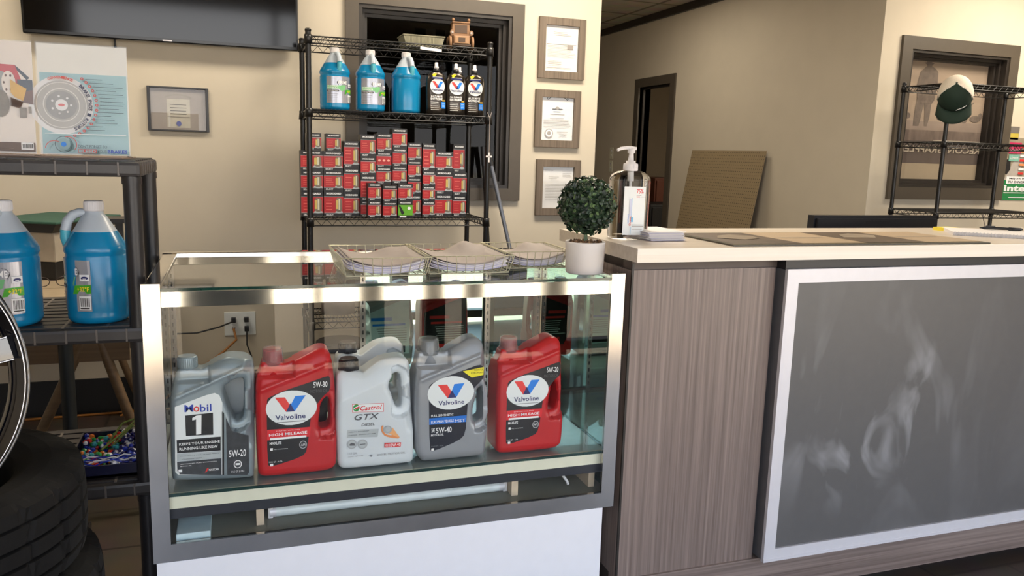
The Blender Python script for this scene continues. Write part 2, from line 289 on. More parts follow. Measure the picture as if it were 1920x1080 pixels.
JUG = {'mobil':{'X0':-0.067,'outline':[(-0.071,0.279),(-0.024,0.276),(-0.017,0.274),(-0.008,0.279),(0.02,0.295),(0.044,0.304),(0.086,0.296),(0.096,0.287),(0.1,0.274),(0.094,0.016),(0.088,0.003),(-0.084,0.017),(-0.091,0.026),(-0.087,0.214),(-0.079,0.249)],'hole':[(0.028,0.234),(0.042,0.243),(0.072,0.251),(0.075,0.242),(0.073,0.155),(0.062,0.146),(0.053,0.146),(0.046,0.157),(0.032,0.202)],'extra':{'cap':[(-0.071,0.279),(-0.07,0.303),(-0.027,0.301),(-0.027,0.276)]},'label':[('poly','label_white',[(-0.076,0.197),(-0.009,0.22),(0.01,0.224),(0.02,0.218),(0.026,0.199),(0.021,0.024),(-0.075,0.034),(-0.081,0.041)]),('text','blue','M',(-0.056,0.183),(-0.037,0.2),1),('text','red','o',(-0.037,0.182),(-0.024,0.195),1),('text','blue','bil',(-0.023,0.181),(0.002,0.199),1),('poly','black',[(-0.055,0.175),(0.005,0.177),(0.004,0.124),(-0.055,0.126)]),('poly','white',[(-0.04,0.168),(-0.031,0.173),(-0.02,0.174),(-0.022,0.128),(-0.033,0.127),(-0.032,0.164),(-0.04,0.162)]),('poly','black',[(-0.075,0.118),(0.02,0.118),(0.019,0.084),(-0.075,0.086)]),('text','white','KEEPS YOUR ENGINE',(-0.07,0.104),(0.018,0.11),1),('text','white','RUNNING LIKE NEW',(-0.07,0.092),(0.013,0.099),1),('poly','light_grey',[(-0.075,0.085),(0.019,0.083),(0.02,0.065),(-0.076,0.067)]),('text','black','PROTECTS FOR 10,000 MILES',(-0.068,0.077),(0.015,0.079)),('text','black','- GUARANTEED*',(-0.068,0.069),(-0.022,0.072)),('poly','dark_grey',[(-0.076,0.066),(0.02,0.065),(0.019,0.024),(-0.071,0.035),(-0.076,0.044)]),('text','white','ADVANCED FULL SYNTHETIC',(-0.069,0.058),(0.01,0.06),1),('text','white','MOTOR OIL',(-0.069,0.053),(-0.045,0.055),1),('rect','white',(-0.074,0.04),(-0.066,0.047)),('poly','red',[(-0.017,0.034),(-0.012,0.044),(-0.008,0.044),(-0.013,0.035)]),('text','white','NASCAR',(-0.008,0.037),(0.014,0.042),1),('poly','black',[(0.025,0.179),(0.029,0.175),(0.025,0.023),(0.021,0.024)]),('poly','dark_grey',[(0.033,0.163),(0.045,0.13),(0.069,0.12),(0.082,0.116),(0.081,0.024),(0.076,0.018),(0.032,0.023)]),('text','white','5W-20',(0.037,0.066),(0.075,0.083),1),('ell','white',(0.056,0.047),0.009,0.01),('ell','dark_grey',(0.056,0.047),0.007,0.008),('rect','white',(0.051,0.045),(0.061,0.05)),('text','white','5 US QT (4.73L)',(0.041,0.026),(0.07,0.032))]},'red':{'X0':0.122,'outline':[(-0.078,0.256),(-0.074,0.271),(-0.072,0.276),(-0.028,0.273),(-0.025,0.268),(-0.012,0.272),(0.036,0.295),(0.057,0.306),(0.075,0.304),(0.083,0.297),(0.089,0.28),(0.1,0.186),(0.099,0.017),(0.089,0.003),(0.07,0.0),(-0.071,-0.004),(-0.085,0.003),(-0.089,0.015),(-0.09,0.207),(-0.086,0.243)],'hole':[(0.077,0.184),(0.084,0.177),(0.085,0.112),(0.079,0.103),(0.06,0.101),(0.054,0.113),(0.059,0.154),(0.067,0.173)],'extra':{'cap':[(-0.073,0.276),(-0.072,0.306),(-0.021,0.304),(-0.023,0.273)]},'label':[('poly','black',[(-0.065,0.191),(-0.059,0.198),(-0.024,0.212),(0.027,0.226),(0.077,0.242),(0.083,0.237),(0.083,0.205),(0.066,0.192),(0.051,0.172),(0.041,0.156),(0.036,0.142),(0.027,0.059),(0.015,0.043),(-0.059,0.024),(-0.066,0.032)]),('ell','label_white',(-0.008,0.168),0.059,0.043),('poly','logo_red',[(-0.046,0.196),(-0.023,0.195),(-0.011,0.174),(-0.021,0.159)]),('poly','logo_blue',[(0.001,0.197),(0.025,0.197),(-0.001,0.159),(-0.012,0.172)]),('poly','navy',[(-0.011,0.18),(-0.001,0.159),(-0.021,0.159)]),('text','navy','Valvoline',(-0.046,0.14),(0.024,0.153),1),('rect','grey_text',(-0.044,0.135),(0.023,0.133)),('poly','red_band',[(-0.065,0.118),(0.036,0.117),(0.033,0.093),(-0.066,0.092)]),('text','white','SYNTHETIC BLEND',(-0.045,0.112),(0.01,0.114)),('text','white','HIGH MILEAGE',(-0.061,0.101),(0.027,0.108),1),('rect','white',(-0.059,0.097),(0.025,0.092)),('text','white','MAXLIFE',(-0.06,0.08),(-0.033,0.087),1),('rect','grey_text',(-0.029,0.082),(-0.001,0.082)),('rect','grey_text',(-0.03,0.078),(-0.007,0.078)),('ell','badge_grey',(0.017,0.074),0.009,0.01),('ell','dark_grey',(0.017,0.074),0.007,0.008),('text','white','API',(0.012,0.071),(0.022,0.077)),('text','white','FULL CONVENTIONAL',(-0.05,0.067),(-0.018,0.069)),('rect','white',(-0.059,0.066),(-0.053,0.072)),('text','white','5 US QT - 4.73L',(-0.063,0.035),(-0.031,0.039)),('rect','white',(-0.06,0.027),(-0.053,0.033)),('text','white','5W-30',(0.043,0.215),(0.076,0.229),1),('text','dim_grey','MOTOR OIL',(0.036,0.202),(0.077,0.21))]},'castrol':{'X0':0.314,'outline':[(-0.089,0.24),(-0.033,0.236),(-0.028,0.231),(-0.007,0.246),(0.015,0.261),(0.038,0.266),(0.066,0.267),(0.083,0.261),(0.088,0.251),(0.091,0.223),(0.098,0.109),(0.099,0.007),(0.095,-0.006),(0.081,-0.009),(-0.076,-0.007),(-0.087,-0.001),(-0.092,0.009),(-0.095,0.125),(-0.092,0.196)],'hole':[(0.033,0.194),(0.037,0.212),(0.046,0.224),(0.057,0.229),(0.065,0.223),(0.068,0.21),(0.071,0.148),(0.068,0.138),(0.062,0.135),(0.054,0.139),(0.048,0.16),(0.038,0.185)],'extra':{'cap':[(-0.083,0.238),(-0.082,0.265),(-0.036,0.265),(-0.033,0.236)]},'label':[('poly','red',[(-0.057,0.161),(0.021,0.158),(0.021,0.136),(-0.057,0.14)]),('poly','label_white',[(-0.056,0.16),(0.02,0.157),(0.02,0.137),(-0.056,0.141)]),('ell','green',(-0.047,0.151),0.008,0.009),('poly','white',[(-0.054,0.151),(-0.04,0.157),(-0.039,0.153),(-0.05,0.146)]),('poly','red',[(-0.052,0.15),(-0.04,0.155),(-0.039,0.151),(-0.05,0.147)]),('text','red','Castrol',(-0.038,0.143),(0.016,0.155),1,0.25),('text','dim_grey','GTX',(-0.052,0.119),(0.01,0.134),1,0.25),('text','dim_grey','DIESEL',(-0.035,0.103),(-0.002,0.11),1,0.25),('poly','light_grey',[(-0.069,0.096),(0.008,0.093),(0.005,0.072),(-0.07,0.076)]),('text','black','HELPS EXTEND',(-0.066,0.089),(-0.016,0.091),1,0.2),('text','black','DIESEL ENGINE LIFE',(-0.067,0.081),(0.001,0.083),1,0.2),('poly','orange',[(0.014,0.099),(0.02,0.102),(0.018,0.087),(0.026,0.077),(0.042,0.072),(0.038,0.08),(0.045,0.083),(0.058,0.072),(0.061,0.063),(0.042,0.066),(0.024,0.072),(0.015,0.084)]),('poly','orange_light',[(0.032,0.079),(0.042,0.094),(0.051,0.081),(0.06,0.065)]),('ell','badge_grey',(0.03,0.089),0.011,0.01),('ell','light_grey',(0.031,0.09),0.006,0.007),('ell','badge_grey',(-0.058,0.059),0.012,0.012),('ell','light_grey',(-0.058,0.059),0.009,0.009),('poly','dim_grey',[(-0.064,0.056),(-0.064,0.06),(-0.059,0.063),(-0.052,0.061),(-0.051,0.055)]),('ell','badge_grey',(-0.032,0.057),0.012,0.012),('ell','light_grey',(-0.032,0.057),0.009,0.009),('rect','dim_grey',(-0.039,0.056),(-0.025,0.058)),('poly','red',[(0.022,0.055),(0.064,0.053),(0.063,0.042),(0.022,0.043)]),('text','white','15W-40',(0.035,0.044),(0.062,0.052),1),('text','white','VDS',(0.024,0.045),(0.032,0.052)),('text','grey_text','1 US GAL',(-0.068,0.033),(-0.045,0.038)),('text','grey_text','CONT NET 3.78L',(-0.068,0.026),(-0.03,0.029)),('text','grey_text','DIESEL MOTOR OIL',(0.005,0.023),(0.075,0.028)),('ell','grey_text',(-0.011,0.025),0.003,0.003)]},'silver':{'X0':0.506,'outline':[(-0.083,0.252),(-0.08,0.268),(-0.077,0.274),(-0.019,0.271),(-0.015,0.268),(0.032,0.294),(0.052,0.304),(0.072,0.306),(0.086,0.294),(0.095,0.261),(0.1,0.176),(0.104,0.071),(0.101,0.05),(0.098,0.008),(0.094,-0.009),(0.076,-0.012),(-0.047,-0.01),(-0.071,-0.004),(-0.084,0.009),(-0.09,0.034),(-0.092,0.183)],'hole':[(0.075,0.165),(0.087,0.175),(0.093,0.169),(0.097,0.107),(0.091,0.086),(0.074,0.077),(0.063,0.085),(0.061,0.123)],'extra':{'cap':[(-0.077,0.274),(-0.072,0.302),(-0.024,0.304),(-0.019,0.271)]},'label':[('poly','navy_black',[(-0.058,0.18),(-0.057,0.193),(-0.03,0.208),(0.033,0.227),(0.075,0.24),(0.086,0.231),(0.085,0.201),(0.058,0.175),(0.046,0.155),(0.044,0.125),(0.04,0.056),(0.023,0.04),(-0.044,0.017),(-0.054,0.022)]),('poly','yellow',[(0.03,0.224),(0.086,0.232),(0.085,0.211),(0.054,0.206)]),('text','black','NOW FOR',(0.06,0.223),(0.084,0.228)),('text','black','EUROPEAN',(0.052,0.216),(0.084,0.22)),('ell','label_white',(0.0,0.169),0.061,0.044),('poly','logo_red',[(-0.035,0.192),(-0.011,0.192),(0.002,0.171),(-0.009,0.156)]),('poly','logo_blue',[(0.008,0.192),(0.035,0.193),(0.013,0.155),(0.0,0.169)]),('poly','navy',[(0.002,0.176),(0.014,0.156),(-0.009,0.156)]),('text','navy','Valvoline',(-0.033,0.138),(0.035,0.15),1),('text','white','FULL SYNTHETIC',(-0.051,0.109),(0.007,0.115),1),('poly','band_blue',[(-0.056,0.106),(0.042,0.107),(0.041,0.089),(-0.056,0.089)]),('text','white','EUROPEAN VEHICLE',(-0.051,0.092),(0.008,0.099),1),('text','white','MST',(0.011,0.09),(0.039,0.098)),('text','white','5W-40',(-0.038,0.065),(0.003,0.08),1),('text','white','SAE',(-0.05,0.068),(-0.041,0.08),1),('text','white','MOTOR OIL',(-0.051,0.058),(-0.018,0.064),1),('text','grey_text','5 US QT - 4.73L',(-0.05,0.029),(-0.018,0.033)),('rect','white',(-0.05,0.02),(-0.043,0.026))]}}
# ---------------------------------------------------------------- materials
M_WALL = mat('painted_wall', (201, 191, 173), 0.75, noise=0.02, scale=6, bump=0.05)
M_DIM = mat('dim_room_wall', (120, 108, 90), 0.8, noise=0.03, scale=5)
M_BRONZE = mat('bronze_trim', (78, 70, 60), 0.45, noise=0.04, scale=20)
M_BRONZE_D = mat('dark_bronze_trim', (42, 37, 33), 0.4, noise=0.04, scale=20)
M_BASE = mat('black_vinyl_baseboard', (22, 21, 22), 0.5)
M_CONC = mat('sunlit_concrete', (178, 166, 146), 0.9, noise=0.12, scale=1.5)
M_BLACK = mat('black_powder_coat', (20, 19, 19), 0.35, noise=0.1)
M_WIRE = mat('black_epoxy_wire', (16, 15, 15), 0.3, noise=0.1)
M_PLAS = mat('charcoal_resin', (48, 45, 45), 0.42, noise=0.08, scale=60, bump=0.05)
M_RIB = mat('resin_rib', (92, 85, 80), 0.4, noise=0.05)
M_CHROME = mat('polished_steel', (226, 222, 216), 0.07, 1.0, noise=0.03, scale=9)
M_CHROME_W = mat('worn_steel', (196, 190, 184), 0.16, 1.0, noise=0.08, scale=12, stretch=(1, 1, 1))
M_ALU = mat('silver_frame', (214, 213, 218), 0.42, 0.25, noise=0.02)
M_WHITE = mat('white_laminate', (236, 237, 242), 0.35, noise=0.01)
M_GLASS = clear('case_glass', (0.98, 0.99, 0.987), 1.44)
M_GEDGE = mat('green_glass_edge', (12, 52, 44), 0.08, noise=0.2, scale=40, spec=0.8)
M_WGLASS = clear('window_glass', (0.72, 0.72, 0.72), 1.28)
M_ACRYL = clear('acrylic_sheet', (0.97, 0.98, 0.98), 1.49)
M_MIRROR = mat('mirror_glass', (176, 200, 194), 0.01, 1.0, noise=0.0)
M_CREAM = mat('cream_board', (222, 220, 198), 0.6, noise=0.04)
M_PAPER = mat('white_paper', (228, 224, 224), 0.7, noise=0.02)
M_PAPER2 = mat('buff_paper', (156, 146, 141), 0.7, noise=0.03)
M_INK = mat('printed_ink', (60, 56, 55), 0.7)
M_INK2 = mat('faint_ink', (150, 142, 134), 0.7)
LM = {
 'white': mat('print_white', (238, 238, 238), 0.4, noise=0.01), 'label_white': mat('label_white', (226, 230, 230), 0.35, noise=0.01),
 'black': mat('print_black', (24, 24, 28), 0.35), 'navy_black': mat('print_navy_black', (24, 28, 42), 0.35), 'navy': mat('print_navy', (28, 36, 98), 0.4),
 'blue': mat('print_blue', (38, 66, 168), 0.4), 'red': mat('print_red', (214, 44, 44), 0.4), 'logo_red': mat('logo_red', (226, 58, 52), 0.4),
 'logo_blue': mat('logo_blue', (20, 124, 222), 0.4), 'red_band': mat('red_band', (216, 34, 44), 0.4), 'band_blue': mat('band_blue', (20, 110, 205), 0.4),
 'light_grey': mat('print_light_grey', (176, 182, 184), 0.4), 'dark_grey': mat('print_dark_grey', (52, 55, 60), 0.4, noise=0.25, scale=90),
 'dim_grey': mat('print_dim_grey', (82, 82, 86), 0.4), 'grey_text': mat('print_grey_text', (140, 142, 146), 0.4), 'badge_grey': mat('badge_grey', (165, 168, 170), 0.3),
 'green': mat('print_green', (40, 140, 60), 0.4), 'yellow': mat('print_yellow', (236, 222, 40), 0.4), 'orange': mat('print_orange', (224, 140, 84), 0.4), 'orange_light': mat('print_orange_light', (232, 168, 110), 0.4)}
W_, K_, R_ = LM['white'], LM['black'], LM['red']

def tiles(name, c1, c2, mortar, size, rough=0.4, off=0.0, msize=0.012):
    m = mat(name, c1, rough); nt = m.node_tree; b = nt.nodes['Principled BSDF']
    br = nt.nodes.new('ShaderNodeTexBrick'); tc = nt.nodes.new('ShaderNodeTexCoord')
    nt.links.new(tc.outputs['Object'], br.inputs['Vector']); br.offset = off; br.inputs['Scale'].default_value = 1.0
    br.inputs['Brick Width'].default_value = size[0]; br.inputs['Row Height'].default_value = size[1]; br.inputs['Mortar Size'].default_value = msize; br.inputs['Mortar Smooth'].default_value = 0.1
    br.inputs['Color1'].default_value = (*lin(c1), 1); br.inputs['Color2'].default_value = (*lin(c2), 1); br.inputs['Mortar'].default_value = (*lin(mortar), 1)
    n = nt.nodes.new('ShaderNodeTexNoise'); n.inputs['Scale'].default_value = 7; n.inputs['Detail'].default_value = 6
    mx = nt.nodes.new('ShaderNodeMix'); mx.data_type = 'RGBA'; mx.blend_type = 'OVERLAY'; mx.inputs['Factor'].default_value = 0.35
    nt.links.new(tc.outputs['Object'], n.inputs['Vector']); nt.links.new(br.outputs[0], mx.inputs['A']); nt.links.new(n.outputs['Color'], mx.inputs['B']); nt.links.new(mx.outputs['Result'], b.inputs['Base Color'])
    return m
M_FLOOR = tiles('slate_floor_tile', (68, 60, 52), (61, 54, 47), (46, 41, 36), (0.6, 0.3), 0.35, 0.5, 0.006)
M_CEIL = tiles('ceiling_tile', (176, 166, 148), (168, 158, 140), (112, 104, 92), (0.61, 0.61), 0.9, 0.0, 0.018)
def woodgrain(name, a, b_, rough=0.45, axis='Z', sc=70):
    m = mat(name, a, rough); nt = m.node_tree; bs = nt.nodes['Principled BSDF']
    tc = nt.nodes.new('ShaderNodeTexCoord'); mp = nt.nodes.new('ShaderNodeMapping'); nt.links.new(tc.outputs['Object'], mp.inputs[0])
    mp.inputs['Scale'].default_value = {'Z': (1, 1, 0.012), 'X': (0.012, 1, 1), 'Y': (1, 0.012, 1)}[axis]
    n = nt.nodes.new('ShaderNodeTexNoise'); n.inputs['Scale'].default_value = sc; n.inputs['Detail'].default_value = 5; n.inputs['Roughness'].default_value = 0.65
    nt.links.new(mp.outputs[0], n.inputs['Vector'])
    r = nt.nodes.new('ShaderNodeValToRGB'); r.color_ramp.elements[0].position = 0.33; r.color_ramp.elements[1].position = 0.68
    r.color_ramp.elements[0].color = (*lin(a), 1); r.color_ramp.elements[1].color = (*lin(b_), 1)
    nt.links.new(n.outputs[0], r.inputs[0]); nt.links.new(r.outputs[0], bs.inputs['Base Color'])
    return m
M_ZEB = woodgrain('grey_brown_wood_laminate', (98, 84, 78), (146, 130, 122), 0.4, 'Z', 95)
M_ZEBH = woodgrain('grey_brown_laminate_rail', (98, 84, 78), (146, 130, 122), 0.4, 'X', 95)
M_TOP = woodgrain('pale_oak_worktop', (205, 192, 176), (220, 209, 195), 0.3, 'X', 60)
M_TOPE = woodgrain('pale_oak_edge', (232, 222, 206), (242, 234, 222), 0.4, 'X', 60)
M_FRAMEW = woodgrain('grey_barn_wood', (92, 80, 68), (122, 108, 94), 0.6, 'Z', 60)
M_WOOD = woodgrain('tan_wood', (108, 78, 52), (138, 102, 70), 0.6, 'X', 40)

# ---------------------------------------------------------------- setting
YW = 4.2
fl = MB(); fl.box((-3.0, -1.05, -0.06), (6.6, 10.0, 0.0), M_FLOOR); struct('floor', fl)
ce = MB(); ce.box((-3.0, -1.3, 2.68), (6.6, 10.0, 2.80), M_CEIL); struct('ceiling', ce)
g = MB(); g.box((-40, -45, -0.08), (40, -1.05, -0.03), M_CONC); tag(g.build('pavement'), kind='structure')
# back wall with window_1 opening
wx0, wx1, wz0, wz1 = 0.605, 1.415, 1.115, 2.02
b = MB()
b.box((-3.0, YW, 0), (wx0, YW + .14, 2.68), M_WALL); b.box((wx1, YW, 0), (1.935, YW + .14, 2.68), M_WALL)
b.box((wx0, YW, 0), (wx1, YW + .14, wz0), M_WALL); b.box((wx0, YW, wz1), (wx1, YW + .14, 2.68), M_WALL)
struct('wall_back', b)
b = MB(); b.box((1.80, YW + .14, 0), (1.935, 10.0, 2.68), M_WALL); struct('wall_hall_left', b)
# hall right wall with door opening y 6.78..7.42
DX = 3.885
b = MB(); b.box((DX, YW, 0), (DX + .12, 6.80, 2.68), M_WALL); b.box((DX, 7.42, 0), (DX + .12, 10.0, 2.68), M_WALL); b.box((DX, 6.80, 2.0), (DX + .12, 7.42, 2.68), M_WALL)
struct('wall_hall_right', b)
b = MB(); b.box((1.935, 9.9, 0), (DX, 10.0, 2.68), M_WALL); struct('wall_hall_end', b)
# wall with window_2
vx0, vx1, vz0, vz1 = 4.115, 4.955, 1.165, 2.04
b = MB(); b.box((DX + .12, YW, 0), (vx0, YW + .14, 2.68), M_WALL); b.box((vx1, YW, 0), (6.6, YW + .14, 2.68), M_WALL)
b.box((vx0, YW, 0), (vx1, YW + .14, vz0), M_WALL); b.box((vx0, YW, vz1), (vx1, YW + .14, 2.68), M_WALL); struct('wall_office', b)
b = MB(); b.box((-3.1, -1.2, 0), (-3.0, 10.0, 2.68), M_WALL); struct('wall_left', b)
b = MB(); b.box((6.6, -1.2, 0), (6.7, 10.0, 2.68), M_WALL); struct('wall_right', b)
# shop front behind the camera: header, piers and mullions
b = MB(); b.box((-3.0, -1.2, 2.42), (6.6, -1.05, 2.68), M_WALL); b.box((-3.0, -1.2, 0), (-1.55, -1.05, 2.42), M_WALL); b.box((5.2, -1.2, 0), (6.6, -1.05, 2.42), M_WALL); struct('wall_front', b)
b = MB()
for x in (-1.5, 0.45, 1.45, 3.3, 5.15): b.box((x - .03, -1.16, 0.0), (x + .03, -1.06, 2.42), M_BRONZE_D)
for z in (0.03, 2.36): b.box((-1.5, -1.15, z), (5.15, -1.07, z + .06), M_BRONZE_D)
struct('trim_1', b)
b = MB()
for x0, x1 in ((.70, .84), (1.10, 1.22), (1.36, 1.46), (1.90, 2.05)): b.box((x0, -1.18, .0), (x1, -1.06, 2.42), M_BRONZE)  # unseen strips and panel added to break up the chrome header's reflection
b.box((-.31, -1.17, .09), (.20, -1.10, .86), mat('blue_grey_panel', (92, 104, 118), .5)); struct('reflection_blockers', b)
# the sun runs nearly along the glass line; no canopy is built
# rooms behind
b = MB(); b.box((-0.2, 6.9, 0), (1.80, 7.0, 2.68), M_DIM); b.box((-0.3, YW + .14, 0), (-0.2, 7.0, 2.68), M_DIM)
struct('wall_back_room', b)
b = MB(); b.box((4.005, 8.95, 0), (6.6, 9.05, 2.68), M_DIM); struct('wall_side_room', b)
def casing(name, x0, x1, z0, z1, w=0.066, dep=0.022, gm=None):
    n = MB(); X0, X1, Z0, Z1 = x0 - w, x1 + w, z0 - w, z1 + w
    for (a, c, e, f) in ((X0, x0, Z0, Z1), (x1, X1, Z0, Z1), (x0, x1, Z0, z0), (x0, x1, z1, Z1)): n.box((a, YW - dep, e), (c, YW + .004, f), M_BRONZE)
    fr = struct(name, n); y = YW - dep
    k = MB()
    for j, (o, y0, y1) in enumerate(((0.0, YW - .012, YW + .14), (0.018, YW + .03, YW + .12), (0.034, YW + .055, YW + .1))):
        a0, a1, c0, c1, t = x0 + o, x1 - o, z0 + o, z1 - o, 0.018
        for bx in (((a0, y0, c0), (a0 + t, y1, c1)), ((a1 - t, y0, c0), (a1, y1, c1)), ((a0 + t, y0, c0), (a1 - t, y1, c0 + t)), ((a0 + t, y0, c1 - t), (a1 - t, y1, c1))): k.box(*bx, M_BRONZE_D)
    k.build('inner_frame', fr)
    MB().box((x0 + .05, YW + .072, z0 + .05), (x1 - .05, YW + .078, z1 - .05), gm or M_WGLASS).build('glass_pane', fr)
    return fr
casing('window_1', wx0, wx1, wz0, wz1)
casing('window_2', vx0, vx1, vz0, vz1, w=0.08, gm=clear('office_glass', (.97, .97, .97), 1.45))
# door casings on the hall right wall
def door_case(name, y0, y1, z1, w=0.085, leaf=False):
    n = MB()
    n.box((DX - .018, y0 - w, 0), (DX + .12, y0, z1 + w), M_BRONZE); n.box((DX - .018, y1, 0), (DX + .12, y1 + w, z1 + w), M_BRONZE); n.box((DX - .018, y0, z1), (DX + .12, y1, z1 + w), M_BRONZE)
    n.box((DX + .03, y0, 0), (DX + .05, y0 + .02, z1), M_BRONZE_D); n.box((DX + .03, y1 - .02, 0), (DX + .05, y1, z1), M_BRONZE_D); n.box((DX + .03, y0, z1 - .02), (DX + .05, y1, z1), M_BRONZE_D)
    fr = struct(name, n)
    if leaf: MB().box((DX - .012, y0, 0), (DX + .01, y1, z1), M_BRONZE_D).build('door_leaf', fr)
    return fr
door_case('door_1', 6.80, 7.42, 2.0)
door_case('door_2', 8.55, 9.35, 2.1, leaf=True)
# ceiling trim line in the hall, black baseboards
b = MB(); b.box((DX - .03, YW, 2.615), (DX, 9.9, 2.68), M_BRONZE_D); struct('trim_2', b)
b = MB(); b.box((-3.0, YW - .012, 0), (1.935, YW, 0.17), M_BASE); struct('baseboard_back', b)
b = MB(); b.box((DX, YW - .012, 0), (6.6, YW, 0.15), M_BASE); struct('baseboard_office', b)
b = MB(); b.box((DX - .012, YW, 0), (DX, 6.71, 0.15), M_BASE); struct('baseboard_hall', b)

# wall outlets
def outlet(loc, rz, label, w=0.075, h=0.12, gang=1):
    t = thing('wall_outlet', label, 'outlet', loc, rz)
    mb = MB().box((-w * gang / 2, -.006, -h / 2), (w * gang / 2, 0, h / 2), LM['label_white'] if gang == 2 else M_CREAM, bev=0.002); mb.build('cover_plate', t)
    s = MB()
    for q in range(gang):
        cx = (q - (gang - 1) / 2) * w * .8
        for zz in (-.024, .024):
            s.loft([(0, .015, .012), (.003, .014, .011)], M_PAPER, n=14, M=Matrix.Translation((cx, -.006, zz)) @ Matrix.Rotation(PI / 2, 4, 'X'))
            for xx in (-.005, .005): s.box((cx + xx - .001, -.0105, zz - .002), (cx + xx + .001, -.009, zz + .007), K_)
    s.build('sockets', t); return t
outlet((DX, 8.0, 1.345), -PI / 2, 'small wall switch plate on the hall wall, upper of two')
outlet((DX, 8.0, 1.205), -PI / 2, 'small wall outlet plate on the hall wall, lower of two')
outlet((0.006, YW, 0.415), 0, 'double wall outlet with plugged cords, seen through the display case', gang=2)
pl = thing('power_adapter', 'black plugs and cords hanging from the low double wall outlet', 'cord', (0.006, YW - .012, 0.415))
for a, c in ((-.042, .012), (.02, .012), (.02, -.035)): MB().box((a, -.03, c), (a + .022, 0, c + .025), K_, bev=.003).build('plug', pl)
MB().tube([(-.031, -.03, .02), (-.1, -.06, .0), (-.2, -.08, -.02), (-.3, -.08, -.02)], .004, K_, 6).build('black_cord', pl)
q = MB(); q.tube([(.031, -.03, -.03), (.03, -.04, -.1), (.05, -.04, -.16), (.04, -.05, -.3), (.05, -.06, -.40)], .004, K_, 6); q.build('black_cord', pl)
q = MB(); q.tube([(-.031, -.02, -.02), (-.02, -.05, -.07), (-.08, -.08, -.12), (-.2, -.1, -.2), (-.35, -.12, -.33), (-.55, -.14, -.395)], .006, mat('orange_cord', (150, 96, 34), 0.5), 8); tag(q.build('tan_cord', pl), 'tan brown cord')
oc = MB().tube([(-1.45, 4.06, .006), (-1.1, 4.13, .006), (-.75, 4.14, .006), (-.5, 4.15, .006), (-.3, 4.15, .006)], .006, MATS['orange_cord'], 8)
tag(oc.build('extension_cord'), 'orange cord lying on the floor along the black baseboard', 'cord')

# window_1 room decor and window_2 picture
ck = MB(); c1 = mat('grey_check', (130, 124, 118), 0.8); c2 = mat('black_check', (20, 19, 18), 0.8)
for i in range(16):
    for j in range(5):
        if 4 <= i < 10: continue
        ck.box((0.62 + i * .085, 6.88, 1.9 + j * .085), (0.62 + (i + 1) * .085, 6.895, 1.9 + (j + 1) * .085), c1 if (i + j) % 2 else c2)
tag(ck.build('checkered_banner'), 'dim black and grey checkered banner beyond the dark back window', 'banner')
# office picture (printed film behind window_2)
pa = mat('sepia_sky', (156, 138, 120), 0.8, noise=0.15, scale=5, stretch=(.4, 1, 2)); pb = mat('sepia_field', (112, 97, 88), 0.8, noise=0.25, scale=30, stretch=(1, 1, .3)); pc = mat('sepia_dark', (104, 92, 83), 0.8, noise=0.2); pd = mat('banner_band', (92, 80, 74), 0.8, noise=0.12, scale=25, stretch=(1, 1, .1)); pe = mat('banner_letters', (190, 178, 160), 0.8); pf = mat('blank_film', (164, 148, 124), 0.8, noise=0.02)
D = Decal()
D.rect(-.36, -.40, .40, .42, pf); D.rect(-.36, -.28, .40, .42, pa); D.rect(-.36, -.28, .40, -.13, pd); D.rect(-.36, -.13, .40, .0, pb); D.rect(-.36, -.06, .40, .0, mat('sepia_road', (140, 124, 112), .8, noise=.1, scale=10)); D.rect(-.05, -.128, .40, -.122, pe)
man = [(-.275, .13), (-.27, .26), (-.262, .33), (-.275, .44), (-.255, .54), (-.22, .575), (-.205, .585), (-.215, .60), (-.235, .607), (-.212, .612), (-.205, .628), (-.175, .628), (-.165, .612), (-.145, .61), (-.16, .598), (-.165, .585), (-.13, .57), (-.105, .545), (-.1, .44), (-.115, .33), (-.135, .3), (-.14, .2), (-.155, .13), (-.18, .13), (-.185, .24), (-.2, .3), (-.21, .22), (-.225, .13)]
D.poly([(x + .035, -.035 + (z - .13) * .86) for x, z in man], pc)
for x, z, w in ((.1, .03, .09), (.2, .02, .06), (.3, .03, .10), (-.0, .03, .08), (.34, .05, .04), (-.30, .03, .06)): D.ell(x, z, w / 2, .022, pc, 12)
D.poly([(.12, .12), (.24, .12), (.27, .145), (.27, .135), (.24, .11), (.12, .11)], pc)
D.text('RECON GRAPPLER', -.345, -.207, .37, -.163, pe, .02, mirror=True)
o = D.build('window_picture', None, ((vx0 + vx1) / 2, YW + .098, (vz0 + vz1) / 2)); tag(o, 'large sepia print of a standing man in a hat, behind the office window', 'picture')
o.scale = (1.0, 1, 1.0)

# hall room beyond door_1
def simple_cabinet(name, label, cat, x0, x1, y0, y1, z1, m):
    t = thing(name, label, cat, ((x0 + x1) / 2, (y0 + y1) / 2, 0)); w, d = (x1 - x0) / 2, (y1 - y0) / 2
    MB().box((-w, -d, 0.04), (w, d, z1), m, bev=.006).build('body', t); MB().box((-w + .02, -d - .016, .08), (w - .02, -d, z1 - .03), m, bev=.003).build('door', t)
    MB().tube([(w - .06, -d - .03, z1 * .5), (w - .06, -d - .03, z1 * .5 + .12)], .006, M_CHROME_W).build('handle', t)
    MB().box((-w + .01, -d + .02, 0), (w - .01, d, .04), K_).build('plinth', t); return t
simple_cabinet('wooden_cabinet', 'reddish brown cabinet in the dim room beyond the hall door', 'cabinet', 4.60, 5.2, 8.3, 8.85, 1.08, mat('red_brown', (96, 48, 30), 0.5))
simple_cabinet('black_cabinet', 'low black cabinet in the dim room beyond the hall door', 'cabinet', 4.15, 4.9, 7.55, 8.1, 0.82, mat('black_cab', (18, 18, 20), 0.5))

